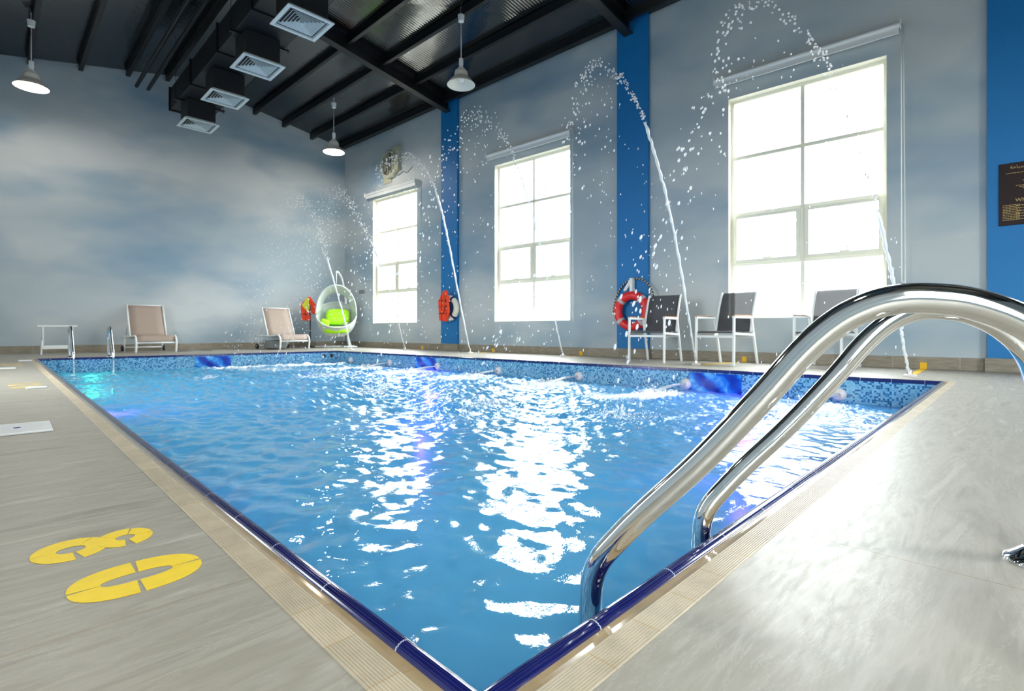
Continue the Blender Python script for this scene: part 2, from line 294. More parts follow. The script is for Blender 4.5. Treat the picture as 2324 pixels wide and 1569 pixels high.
# ------------------------------------------------------------------ mesh helper
class MB:
    def __init__(s): s.v = []; s.f = []; s.uv = {}
    def add(s, vs, fs, uvs=None):
        o = len(s.v); s.v += [tuple(v) for v in vs]
        for k, f in enumerate(fs):
            s.f.append(tuple(i+o for i in f))
            if uvs is not None: s.uv[len(s.f)-1] = uvs[k]
        return s
    def box(s, a, b, m=None):
        (x0, y0, z0), (x1, y1, z1) = a, b
        vs = [(x0, y0, z0), (x1, y0, z0), (x1, y1, z0), (x0, y1, z0), (x0, y0, z1), (x1, y0, z1), (x1, y1, z1), (x0, y1, z1)]
        if m is not None: vs = [m @ Vector(v) for v in vs]
        return s.add(vs, [(0, 3, 2, 1), (4, 5, 6, 7), (0, 1, 5, 4), (1, 2, 6, 5), (2, 3, 7, 6), (3, 0, 4, 7)])
    def tube(s, pts, r, n=12, cap=True, closed=False, uv=False, flat=1.0):
        P = [Vector(p) for p in pts]; m = len(P)
        rs = r if isinstance(r, (list, tuple)) else [r]*m
        T = []
        for i in range(m):
            if closed: t = P[(i+1) % m]-P[i-1]
            else: t = P[min(i+1, m-1)]-P[max(i-1, 0)]
            T.append(t.normalized())
        up = Vector((0, 0, 1)) if abs(T[0].z) < .9 else Vector((1, 0, 0))
        nrm = (up - T[0]*up.dot(T[0])).normalized(); vs = []; ln = [0]
        for i in range(m):
            if i:
                nrm = (nrm - T[i]*nrm.dot(T[i])).normalized(); ln.append(ln[-1]+(P[i]-P[i-1]).length)
            b = T[i].cross(nrm)
            for k in range(n):
                a = 2*PI*k/n; vs.append(P[i]+(nrm*math.cos(a)*flat+b*math.sin(a))*rs[i])
        fs = []; us = []
        for i in range(m if closed else m-1):
            j = (i+1) % m
            for k in range(n):
                k2 = (k+1) % n; fs.append((i*n+k, i*n+k2, j*n+k2, j*n+k))
                lj = ln[j] if j else ln[-1]+(P[0]-P[-1]).length
                us.append([(ln[i], k/n), (ln[i], (k+1)/n), (lj, (k+1)/n), (lj, k/n)])
        if cap and not closed:
            fs.append(tuple(range(n))[::-1]); us.append([(0, 0)]*n)
            fs.append(tuple((m-1)*n+k for k in range(n))); us.append([(0, 0)]*n)
        return s.add(vs, fs, us if uv else None)
    def lathe(s, prof, n=24, m=None, cap=False):
        vs = []; fs = []
        for r, z in prof:
            for k in range(n):
                a = 2*PI*k/n; vs.append(Vector((r*math.cos(a), r*math.sin(a), z)))
        for i in range(len(prof)-1):
            for k in range(n): fs.append((i*n+k, i*n+(k+1) % n, (i+1)*n+(k+1) % n, (i+1)*n+k))
        if cap:
            fs.append(tuple(range(n))[::-1]); fs.append(tuple((len(prof)-1)*n+k for k in range(n)))
        if m is not None: vs = [m @ v for v in vs]
        return s.add(vs, fs)
    def sphere(s, c, r, n=8, k=5, m=None):
        c = Vector(c); prof = []
        rr = r if isinstance(r, (list, tuple)) else (r, r, r)
        vs = [c+Vector((0, 0, -rr[2]))]
        for i in range(1, k):
            a = -PI/2+PI*i/k
            for j in range(n):
                b = 2*PI*j/n; vs.append(c+Vector((rr[0]*math.cos(a)*math.cos(b), rr[1]*math.cos(a)*math.sin(b), rr[2]*math.sin(a))))
        vs.append(c+Vector((0, 0, rr[2]))); fs = []
        for j in range(n): fs.append((0, 1+(j+1) % n, 1+j))
        for i in range(k-2):
            for j in range(n): fs.append((1+i*n+j, 1+i*n+(j+1) % n, 1+(i+1)*n+(j+1) % n, 1+(i+1)*n+j))
        t = len(vs)-1; b0 = 1+(k-2)*n
        for j in range(n): fs.append((b0+j, b0+(j+1) % n, t))
        if m is not None: vs = [m @ v for v in vs]
        return s.add(vs, fs)
    def prism(s, poly, axis, a, b):
        # poly of 2D points extruded along axis 'x','y' or 'z' from a to b
        def mk(p, w):
            return {'x': (w, p[0], p[1]), 'y': (p[0], w, p[1]), 'z': (p[0], p[1], w)}[axis]
        n = len(poly); vs = [mk(p, a) for p in poly]+[mk(p, b) for p in poly]
        fs = [tuple(range(n))[::-1], tuple(range(n, 2*n))]+[(i, (i+1) % n, n+(i+1) % n, n+i) for i in range(n)]
        return s.add(vs, fs)
    def grid(s, fn, nu, nv, uv=False):
        vs = [fn(i/nu, j/nv) for j in range(nv+1) for i in range(nu+1)]; fs = []; us = []
        for j in range(nv):
            for i in range(nu):
                a = j*(nu+1)+i; fs.append((a, a+1, a+nu+2, a+nu+1))
                us.append([(i/nu, j/nv), ((i+1)/nu, j/nv), ((i+1)/nu, (j+1)/nv), (i/nu, (j+1)/nv)])
        return s.add(vs, fs, us if uv else None)
def obj(name, mb, m, parent=None, smooth=False, bevel=0, solid=0, sub=0, angle=None):
    me = bpy.data.meshes.new(name); me.from_pydata(mb.v, [], mb.f)
    if mb.uv:
        u = me.uv_layers.new(name='UVMap')
        for p in me.polygons:
            q = mb.uv.get(p.index)
            if q:
                for k, li in enumerate(p.loop_indices): u.data[li].uv = q[k]
    me.materials.append(M[m] if isinstance(m, str) else m)
    bm = bmesh.new(); bm.from_mesh(me); bmesh.ops.recalc_face_normals(bm, faces=bm.faces); bm.to_mesh(me); bm.free()
    if smooth: me.polygons.foreach_set('use_smooth', [True]*len(me.polygons))
    o = bpy.data.objects.new(name, me); COL.objects.link(o)
    if parent: o.parent = parent
    if solid: q = o.modifiers.new('solid', 'SOLIDIFY'); q.thickness = solid; q.offset = 0
    if sub: q = o.modifiers.new('sub', 'SUBSURF'); q.levels = q.render_levels = sub
    if bevel: q = o.modifiers.new('bevel', 'BEVEL'); q.width = bevel; q.segments = 2; q.limit_method = 'ANGLE'
    if smooth and angle:
        me.set_sharp_from_angle(angle=angle) if hasattr(me, 'set_sharp_from_angle') else None
    return o
def thing(name, label, cat, mw=None, group=None, loc=None, rz=0):
    o = bpy.data.objects.new(name, None); COL.objects.link(o); o.empty_display_size = .05
    if mw is not None: o.matrix_world = mw
    elif loc is not None: o.location = loc; o.rotation_euler = (0, 0, rz)
    o['label'] = label; o['category'] = cat
    if group: o['group'] = group
    return o
def tag(o, label, cat, group=None, kind=None):
    o['label'] = label; o['category'] = cat
    if group: o['group'] = group
    if kind: o['kind'] = kind
    return o
def struct(o, label=None, cat=None):
    o['kind'] = 'structure'
    if label: o['label'] = label
    if cat: o['category'] = cat
    return o
def copy_tree(o, parent=None):
    c = o.copy(); COL.objects.link(c)
    if parent: c.parent = parent
    for ch in list(o.children): copy_tree(ch, c)
    return c
def arc(c, r, a0, a1, n): return [(c[0]+r*math.cos(a0+(a1-a0)*i/n), c[1]+r*math.sin(a0+(a1-a0)*i/n)) for i in range(n+1)]
def smoothpath(pts, k=6):
    # Catmull-Rom
    P = [Vector(p) for p in pts]; P = [P[0]*2-P[1]]+P+[P[-1]*2-P[-2]]; out = []
    for i in range(1, len(P)-2):
        for j in range(k):
            t = j/k; a, b, c, d = P[i-1], P[i], P[i+1], P[i+2]
            out.append(.5*((2*b)+(-a+c)*t+(2*a-5*b+4*c-d)*t*t+(-a+3*b-3*c+d)*t**3))
    out.append(P[-2]); return out

# ------------------------------------------------------------------ layout
PN, PL, PF, PR = Vector((.43, .485, 0)), Vector((.508, 10.718, 0)), Vector((5.116, 10.219, 0)), Vector((5.758, .543, 0))
WL = -.24
W0, W1 = Vector((6.7, 13.0, 0)), Vector((7.55, .3, 0))
dW = (W1-W0).normalized(); nW = Vector((-dW.y, dW.x, 0))     # nW points out of the room
MW = Matrix(((dW.x, nW.x, 0, W0.x), (dW.y, nW.y, 0, W0.y), (0, 0, 1, 0), (0, 0, 0, 1)))
WLEN = 17.0
B0 = Vector((-1.7, 13.636, 0)); dB = (W0-B0); BLEN = dB.length; dB.normalize(); nB = Vector((-dB.y, dB.x, 0))
MB_ = Matrix(((dB.x, nB.x, 0, B0.x), (dB.y, nB.y, 0, B0.y), (0, 0, 1, 0), (0, 0, 0, 1)))
XL, YF = -1.7, -4.0
RX, RZ = 3.0, 6.03
def wall_x(y): return W0.x+(W0.y-y)*(W1.x-W0.x)/(W0.y-W1.y)
def eave_z(y): return 5.27+(13.0-y)*.0135
def roof_z(x, y):
    if x >= RX: return RZ+(eave_z(y)-RZ)*(x-RX)/(wall_x(y)-RX)
    return RZ-(RX-x)*.17

# floor with the pool opening and the coping band left out
def offs(u):
    # pool outline pushed outwards by u
    c = [PN, PL, PF, PR]; out = []
    for i in range(4):
        a, b, d = c[i-1], c[i], c[(i+1) % 4]
        e1 = (b-a).normalized(); e2 = (d-b).normalized()
        n1 = Vector((-e1.y, e1.x, 0)); n2 = Vector((-e2.y, e2.x, 0))   # outline runs clockwise: left normal is outward
        k = u/(1+n1.dot(n2)); out.append(b+(n1+n2)*k)
    return out
CW = .100
oc = offs(CW)
mb = MB()
y1 = 13.7
outer = [Vector((XL, YF, 0)), Vector((XL, 13.7, 0)), Vector((6.75, 13.1, 0)), Vector((wall_x(YF)+.05, YF, 0))]
outer[1] = Vector((XL, 13.70, 0))
for i in range(4):
    j = (i+1) % 4
    mb.add([outer[i], outer[j], oc[j], oc[i]], [(0, 1, 2, 3)])
# slab edge
for i in range(4):
    j = (i+1) % 4; d = Vector((0, 0, -.03)); mb.add([oc[i], oc[j], oc[j]+d, oc[i]+d], [(0, 1, 2, 3)])
fl = struct(obj('floor', mb, 'deck'), 'grey stone-look tiled deck around the pool', 'floor')

# coping profiles, mitred round the four corners
def strip(name, prof, m, i):
    j = (i+1) % 4; mbx = MB(); L0 = (offs(0)[j]-offs(0)[i]).length
    rows = []
    for u, z in prof:
        o4 = offs(u); a, b = o4[i].copy(), o4[j].copy(); a.z = b.z = z; rows.append((a, b))
    vs = []; 
    for a, b in rows: vs += [a, b]
    fs = []; us = []
    e = (offs(0)[j]-offs(0)[i]).normalized(); base = offs(0)[i]
    for k in range(len(rows)-1):
        fs.append((2*k, 2*k+1, 2*k+3, 2*k+2))
        q = [vs[2*k], vs[2*k+1], vs[2*k+3], vs[2*k+2]]
        us.append([((p-base).dot(e), prof[k][0]) for p in q])
    mbx.add(vs, fs, us); return obj(name, mbx, m)
sides = ['left', 'back', 'right', 'front']
def ribs(u0, u1, n, ztop, depth, crown=0.):
    out = []; w = (u1-u0)/n
    for k in range(n):
        a = u0+k*w
        for q, z in ((.0, -depth), (.18, 0), (.72, 0), (.9, -depth)):
            u = a+q*w; t = (u-u0)/(u1-u0)
            out.append((u, ztop+z-crown*(2*t-1)**2))
    out.append((u1, ztop-depth-crown)); return out
for i, nm in enumerate(sides):
    pr = [(.050, -.002)]+[(u, z) for u, z in ribs(.0505, CW, 11, .0015, .0016)]
    struct(strip('trim_1' if i == 0 else 'trim_1', pr, 'grip', i), f'ribbed beige non-slip tile strip along the {nm} edge of the pool', 'pool coping')
    pr = [(.027, -.0045), (.031, -.0045), (.038, -.0042), (.047, -.003), (.0502, -.001)]
    struct(strip('trim_2', pr, 'gutter', i), f'smooth beige wet tile band behind the navy nosing, {nm} edge of the pool', 'pool coping')
    pr = [(-.001, -.030), (-.0008, -.006)]+ribs(-.0005, .0275, 7, .0050, .0018, .007)+[(.028, -.006)]
    struct(strip('trim_3', pr, 'navy', i), f'glossy navy ribbed nosing tiles along the {nm} lip of the pool', 'pool coping')

# basin
mb = MB(); o0 = offs(0); DEP = -1.15
for i in range(4):
    j = (i+1) % 4; a, b = o0[i], o0[j]; ln = (b-a).length
    z0, z1 = -.029, DEP
    mb.add([Vector((a.x, a.y, z0)), Vector((b.x, b.y, z0)), Vector((b.x, b.y, z1)), Vector((a.x, a.y, z1))], [(0, 1, 2, 3)],
           [[(0, z0+3), (ln, z0+3), (ln, z1+3), (0, z1+3)]])
bas = struct(obj('pool_basin_wall', mb, 'mosaic'), 'two-tone blue mosaic tile walls of the pool', 'pool wall')
mb = MB(); mb.add([Vector((p.x, p.y, DEP)) for p in o0], [(0, 1, 2, 3)])
struct(obj('pool_basin_floor', mb, 'poolfloor'), 'light blue tiled bottom of the pool', 'pool floor')

# picture tiles on the basin wall, slightly proud
eR = (PR-PF).normalized(); nRin = Vector((eR.y, -eR.x, 0)); nRin = nRin if nRin.x < 0 else -nRin
eB = (PF-PL).normalized(); nBin = Vector((0, -1, 0)); nBin = (nBin-eB*nBin.dot(eB)).normalized()
def on_edge(P, e, n): return Matrix(((e.x, -n.x, 0, P.x), (e.y, -n.y, 0, P.y), (0, 0, 1, 0), (0, 0, 0, 1)))
MR = on_edge(PF, eR, nRin); MBk = on_edge(PL, eB, nBin)     # local x along edge, local -y into the pool
def picture(Mx, s, lab):
    mb = MB(); w = .57
    def g(u, v): return (u*w, -.004, -.035-.55*(1-v))
    mb.grid(g, 6, 6, uv=True)
    mb.add([(0, 0, -.035), (w, 0, -.035), (w, -.004, -.035), (0, -.004, -.035)], [(0, 1, 2, 3)])
    o = obj('picture_tile', mb, 'picture'); o.matrix_world = Mx @ Matrix.Translation((s, 0, 0))
    tag(o, lab, 'picture tile', 'picture tiles on the pool wall')
picture(MR, 7.49, 'deep blue underwater picture tile on the pool wall behind the near handrails')
picture(MR, 2.55, 'blue picture tile on the pool wall below the first blue pilaster')
picture(MBk, 2.07, 'light blue picture tile on the far pool wall below the left lounger')

# water surface -----------------------------------------------------
def water():
    nu, nv = 430, 900
    u = np.linspace(0, 1, nu+1); v = np.linspace(0, 1, nv+1)**1.35
    U, V = np.meshgrid(u, v)
    n, l, f, r = [np.array([p.x, p.y]) for p in (PN, PL, PF, PR)]
    X = (1-U)*(1-V)*n[0]+(1-U)*V*l[0]+U*V*f[0]+U*(1-V)*r[0]
    Y = (1-U)*(1-V)*n[1]+(1-U)*V*l[1]+U*V*f[1]+U*(1-V)*r[1]
    Z = np.zeros_like(X)
    ag = np.zeros_like(X); foam = np.zeros_like(X)
    land = [(3.51, 2.33, .55), (3.2, 3.5, .6), (2.95, 5.16, .7), (3.4, 7.4, .8), (3.4, 9.0, .8), (3.0, 9.9, .8), (2.2, 8.3, .6), (4.4, 3.2, .5)]
    for x, y, s in land: ag += np.exp(-((X-x)**2+(Y-y)**2)/(2*(s*1.3)**2)); foam += .5*np.exp(-((X-x)**2+(Y-y)**2)/(2*(s*.45)**2))
    for s in (.5, 1.81, 3.15, 4.55, 5.99, 7.45, 8.95):
        p = PF+eR*s
        for q, w in ((.25, .12), (.45, .18), (.75, .25), (1.1, .3)):
            c = p+nRin*q-eR*q*.15
            foam += (.85-.35*q)*np.exp(-((X-c.x)**2/(2*(w*.9)**2)+(Y-c.y)**2/(2*(w*.9)**2)))
            ag += .5*np.exp(-((X-c.x)**2+(Y-c.y)**2)/(2*(w*2)**2))
    for s in (2.8, 3.9):
        c = PL+eB*s+nBin*.3
        foam += .8*np.exp(-((X-c.x)**2/(2*.35**2)+(Y-c.y)**2/(2*.1**2)))
    far = 1/(1+np.exp(-(Y-5.2)/1.0)); rgt = 1/(1+np.exp(-(X-2.6)/.5))
    ag = np.clip(ag*.8+.30*far*rgt+.05, 0, 1); foam = np.clip(foam+.12*far*rgt, 0, 1)
    calm = .45+.75*np.clip((Y-.8)/4, 0, 1)
    for lam, amp, cnt in ((1.3, .0045, 7), (.62, .0040, 12), (.33, .0034, 18), (.19, .0028, 24), (.115, .0018, 26), (.07, .0007, 24)):
        for k in range(cnt):
            th = rng.uniform(0, 2*PI); l_ = lam*rng.uniform(.75, 1.3); ph = rng.uniform(0, 2*PI)
            kx, ky = 2*PI/l_*math.cos(th), 2*PI/l_*math.sin(th)
            wv = np.sin(kx*X+ky*Y+ph+1.2*np.sin(.9*X+1.3*Y+ph*3))
            Z += amp/math.sqrt(cnt)*1.3*wv*calm*(1+1.2*ag*(lam < .5))
    for x, y, s in land[:5]+[(.69, .58, .1)]:
        d = np.hypot(X-x, Y-y); Z += .0028*np.sin(2*PI*d/.16)*np.exp(-d/.7)
    Z += foam*ag*.02*np.sin(23*X+7*np.sin(19*Y))*np.sin(21*Y+5*np.sin(17*X))
    me = bpy.data.meshes.new('pool_water')
    co = np.stack([X, Y, Z+WL], -1).reshape(-1, 3)
    idx = np.arange((nu+1)*(nv+1)).reshape(nv+1, nu+1)
    q = np.stack([idx[:-1, :-1], idx[:-1, 1:], idx[1:, 1:], idx[1:, :-1]], -1).reshape(-1, 4)
    me.vertices.add(len(co)); me.vertices.foreach_set('co', co.ravel())
    me.loops.add(q.size); me.loops.foreach_set('vertex_index', q.ravel().astype(np.int32))
    me.polygons.add(len(q)); me.polygons.foreach_set('loop_start', np.arange(0, q.size, 4, dtype=np.int32))
    me.update(calc_edges=True); me.validate()
    me.polygons.foreach_set('use_smooth', np.ones(len(q), dtype=bool))
    for nm, arr in (('agit', ag), ('foam', foam)):
        a = me.attributes.new(nm, 'FLOAT', 'POINT'); a.data.foreach_set('value', arr.ravel().astype(np.float32))
    me.materials.append(M['water'])
    o = bpy.data.objects.new('pool_water', me); COL.objects.link(o); o['kind'] = 'structure'
    o['label'] = 'bright blue rippling water filling the pool'; o['category'] = 'water'
water()

# ------------------------------------------------------------------ walls, roof
WINS = [(1.318, 3.05), (5.49, 7.295), (10.0, 11.825), (14.4, 16.2)]; WZ0, WZ1 = .605, 3.70  # last opening is out of view, added to brighten the right deck
def holed(mbx, s0, s1, ztop, wins, t, z0, z1):
    c = s0
    for a, b in wins:
        mbx.box((c, 0, 0), (a, t, ztop)); mbx.box((a, 0, 0), (b, t, z0)); mbx.box((a, 0, z1), (b, t, ztop)); c = b
    mbx.box((c, 0, 0), (s1, t, ztop))
mb = MB(); holed(mb, 0, WLEN, 5.65, WINS, .22, WZ0, WZ1)
o = struct(obj('wall_right', mb, 'mural'), 'long wall with three tall windows, painted as a cloudy sky', 'wall'); o.matrix_world = MW
mb = MB(); mb.box((-.1, 0, 0), (BLEN+.2, .2, 6.3))
o = struct(obj('wall_back', mb, 'mural'), 'end wall painted as a grey-blue cloudy sky', 'wall'); o.matrix_world = MB_
LW = [(-2.6, -.8), (5.4, 7.2)]          # left wall windows, by y: unseen, added to light the room
mb = MB(); c = YF
for a, b in LW:
    mb.box((XL-.2, c, 0), (XL, a, 5.6)); mb.box((XL-.2, a, 0), (XL, b, WZ0)); mb.box((XL-.2, a, WZ1), (XL, b, 5.6)); c = b
mb.box((XL-.2, c, 0), (XL, 13.9, 5.6)); struct(obj('wall_left', mb, 'mural'), 'long wall behind the camera side of the deck', 'wall')
mb = MB(); FWX = [(2.6, 4.4)]; c = XL-.1  # opening behind the camera is invented to let in more light
for a, b in FWX:
    mb.box((c, YF-.2, 0), (a, YF, 6.3)); mb.box((a, YF-.2, 0), (b, YF, WZ0)); mb.box((a, YF-.2, WZ1), (b, YF, 6.3)); c = b
mb.box((c, YF-.2, 0), (8.2, YF, 6.3)); struct(obj('wall_front', mb, 'mural'), 'end wall behind the camera', 'wall')
# roof, two slopes
mb = MB(); ys = [13.9, 9, 4.5, 0, YF-.1]
def rp(x, y, dz=0): return (x, y, roof_z(x, y)+dz)
for k in range(4):
    a, b = ys[k], ys[k+1]
    for x0, x1 in (('L', RX), (RX, 'R')):
        xa0 = XL-.15 if x0 == 'L' else RX; xa1 = RX if x1 == RX else wall_x(a)+.15
        xb0 = XL-.15 if x0 == 'L' else RX; xb1 = RX if x1 == RX else wall_x(b)+.15
        vs = [rp(xa0, a), rp(xa1, a), rp(xb1, b), rp(xb0, b)]
        vs += [(p[0], p[1], p[2]+.08) for p in vs]
        mb.add(vs, [(0, 1, 2, 3), (4, 5, 6, 7), (0, 1, 5, 4), (1, 2, 6, 5), (2, 3, 7, 6), (3, 0, 4, 7)])
struct(obj('ceiling', mb, 'roof'), 'black ribbed metal roof sheeting over the pool hall', 'ceiling')
# purlins
def beam_along_y(x, nm, lab, w=.07, h=.13):
    mb = MB(); f = (x-RX)/(wall_x(9)-RX)
    def px(y): return x if x < RX else RX+f*(wall_x(y)-RX)
    for a, b in ((13.55, 8.86), (8.74, 4.6), (4.5, YF+.0)):
        vs = []
        for y in (a, b):
            X = px(y); z = roof_z(X, y)
            if X > 5.9 and y > 13: y = 13.0
            vs += [(X-w/2, y, z-h), (X+w/2, y, z-h), (X+w/2, y, z+.01), (X-w/2, y, z+.01)]
        mb.add(vs, [(0, 1, 2, 3), (4, 5, 6, 7), (0, 1, 5, 4), (1, 2, 6, 5), (2, 3, 7, 6), (3, 0, 4, 7)])
    struct(obj('ceiling_beam', mb, 'black'), lab, 'roof purlin')
PU = [-.95, -.2, .53, 1.27, 2.03, 2.72, 3.4, 4.58, 5.29, 6.02, 6.75]
for i, x in enumerate(PU): beam_along_y(x, 'ceiling_beam', f'black steel purlin number {i+1} from the left eave running the length of the roof')
for y in (8.83, 4.55, .25):
    mb = MB(); xr = wall_x(y)+.02; h = .24
    for (xa, xb) in ((XL, RX), (RX, xr)):
        for (y0, y1_, z0, z1_) in ((y-.075, y+.075, -h, -h+.02), (y-.01, y+.01, -h+.02, -.02), (y-.075, y+.075, -.02, .0)):
            vs = []
            for X in (xa, xb):
                z = roof_z(X, y)
                vs += [(X, y0, z+z0), (X, y1_, z+z0), (X, y1_, z+z1_), (X, y0, z+z1_)]
            mb.add(vs, [(0, 1, 2, 3), (4, 5, 6, 7), (0, 1, 5, 4), (1, 2, 6, 5), (2, 3, 7, 6), (3, 0, 4, 7)])
    lab = {8.83: 'far black steel rafter landing on the first blue pilaster', 4.55: 'middle black steel rafter landing on the second blue pilaster', .25: 'near black steel rafter above the handrails'}[y]
    struct(obj('ceiling_rafter_beam', mb, 'black'), lab, 'roof rafter')
# pilasters
for k, (a, b) in enumerate(((3.95, 4.46), (8.255, 8.80), (12.70, 13.30))):
    z = eave_z(W0.y-a)-.0; e = .06
    mb = MB(); mb.box((a, -e, .145), (b, .05, z+.05))
    o = struct(obj('wall_pilaster', mb, 'blue'), ['first', 'second', 'nearest'][k]+' blue painted pilaster on the window wall', 'pilaster'); o.matrix_world = MW
# skirting
def skirt(nm, Mx, s0, s1, lab, pil=()):
    mb = MB(); mb.box((s0, -.014, 0), (s1, .03, .138))
    for a, b in pil: mb.box((a-.02, -.075, 0), (b+.02, .0, .145))
    o = struct(obj(nm, mb, 'skirt', bevel=.003), lab, 'skirting'); o.matrix_world = Mx
skirt('baseboard_right', MW, 0, WLEN, 'brown stone skirting along the window wall', ((3.95, 4.46), (8.255, 8.80), (12.70, 13.30)))
skirt('baseboard_back', MB_, 0, BLEN, 'brown stone skirting along the end wall')

# windows
def window(nm, Mx, a, b, lab, inner=1):
    t = thing(nm, lab, 'window', mw=Mx @ Matrix.Translation((a, 0, WZ0))); t['kind'] = 'structure'
    w = b-a; h = WZ1-WZ0; y0, y1_ = .105, .155; fr = .045
    m = MB(); m.box((0, y0, 0), (fr, y1_, h)); m.box((w-fr, y0, 0), (w, y1_, h)); m.box((fr, y0, 0), (w-fr, y1_, fr*.5)); m.box((fr, y0, h-fr), (w-fr, y1_, h))
    obj('window_frame', m, 'cream', t, bevel=.003)
    m = MB(); e = .004; m.box((0, -.003, 0), (e, y0, h)); m.box((w-e, -.003, 0), (w, y0, h)); m.box((e, -.003, h-e), (w-e, y0, h)); m.box((e, -.003, 0), (w-e, y0, e)); obj('reveal_lining', m, 'cream', t)
    zt, zb = 1.47, .76; c = w*.5; z1r = 2.27
    m = MB(); m.box((c-.024, y0+.005, zt), (c+.024, y1_-.005, h-fr)); m.box((fr, y0+.005, z1r-.024), (w-fr, y1_-.005, z1r+.024)); m.box((c-.024, y0+.005, fr*.5), (c+.024, y1_-.005, zb))
    m.box((fr, y0, zt-.02), (w-fr, y1_, zt+.02)); m.box((fr, y0, zb-.02), (w-fr, y1_, zb+.02)); m.box((c-.03, y0, zb), (c+.03, y1_, zt))
    obj('muntin', m, 'cream', t, bevel=.002)
    for x0, x1 in ((fr, c-.03), (c+.03, w-fr)):
        m = MB(); q = .045; z0, z1_ = zb+.02, zt-.02; ya, yb = y0-.022, y1_-.03
        m.box((x0, ya, z0), (x0+q, yb, z1_)); m.box((x1-q, ya, z0), (x1, yb, z1_)); m.box((x0+q, ya, z0), (x1-q, yb, z0+q)); m.box((x0+q, ya, z1_-q), (x1-q, yb, z1_))
        sa = obj('window_sash', m, 'cream', t, bevel=.003)
        m = MB(); xm = (x0+x1)/2+.03; m.box((xm-.06, ya-.012, z0+q-.005), (xm+.06, ya+.01, z0+q+.015)); m.box((xm+.02, ya-.03, z0+q+.01), (xm+.035, ya-.01, z0+q+.06)); m.box((xm-.03, ya-.03, z0+q+.055), (xm+.035, ya-.012, z0+q+.068))
        obj('latch', m, 'cream', sa, bevel=.002)
    m = MB(); m.add([(.01, .128, .01), (w-.01, .128, .01), (w-.01, .128, h-.01), (.01, .128, h-.01)], [(0, 1, 2, 3)]); obj('window_pane', m, 'pane', t)
    li = bpy.data.lights.new('daylight_portal', 'AREA'); li.shape = 'RECTANGLE'; li.size = w-.02; li.size_y = h-.02; li.cycles.is_portal = True
    lo = bpy.data.objects.new('daylight_portal', li); COL.objects.link(lo); lo.parent = t; lo.location = (w/2, .20, h/2); lo.rotation_euler = (-PI/2, 0, 0)
    return t
labs = ['farthest tall window beside the hanging egg chair', 'middle tall window between the two narrow blue pilasters', 'nearest large window behind the armchairs', 'tall window beyond the rules board']
for k, (a, b) in enumerate(WINS): window(f'window_{k+1}', MW, a, b, labs[k])
for k, (a, b) in enumerate(LW):
    Mx = Matrix(((0, -1, 0, XL), (1, 0, 0, 0), (0, 0, 1, 0), (0, 0, 0, 1)))
    window(f'window_{k+5}', Mx, a, b, 'added unseen window in the wall opposite, for light from the camera side')
for k, (a, b) in enumerate(FWX):
    Mx = Matrix(((-1, 0, 0, 0), (0, -1, 0, YF), (0, 0, 1, 0), (0, 0, 0, 1)))
    window(f'window_{k+7}', Mx, -b, -a, 'added unseen window in the end wall behind the camera, for more light')

# ------------------------------------------------------------------ roller blinds
def blind(s0, s1, z, lab, zc, out=.09):
    t = thing('roller_blind', lab, 'blind', mw=MW @ Matrix.Translation((s0, 0, z)), group='rolled-up blinds above the windows'); w = s1-s0
    m = MB(); m.tube([(0.01, -out, 0), (w-.01, -out, 0)], .030, 16); obj('blind_roll', m, 'white', t, smooth=True, angle=.7)
    m = MB(); m.box((.02, -out-.01, -.10), (w-.02, -out+.004, -.075)); m.box((.02, -out-.002, -.08), (w-.02, -out+.0, -.03)); obj('blind_hem', m, 'white', t, bevel=.002)
    for x in (0, w-.012):
        m = MB(); m.box((x, -out-.045, -.05), (x+.012, -.001, .05)); obj('bracket', m, 'white', t, bevel=.003)
    m = MB(); m.tube(smoothpath([(w+.004, -out-.02, 0), (w+.006, -out-.02, zc-z+.3), (w+.01, -out-.015, zc-z+.02), (w+.025, -out, zc-z), (w+.035, -out+.015, zc-z+.05), (w+.02, -out+.02, 0)], 5), .0055, 6)
    obj('pull_chain', m, 'white', t, smooth=True)
blind(1.11, 3.12, 3.83, 'rolled white blind above the farthest window', 1.9)
blind(5.35, 7.37, 3.90, 'rolled white blind above the middle window', .78)
blind(9.83, 11.97, 3.97, 'long rolled white blind with bead chain above the nearest window', 1.0)

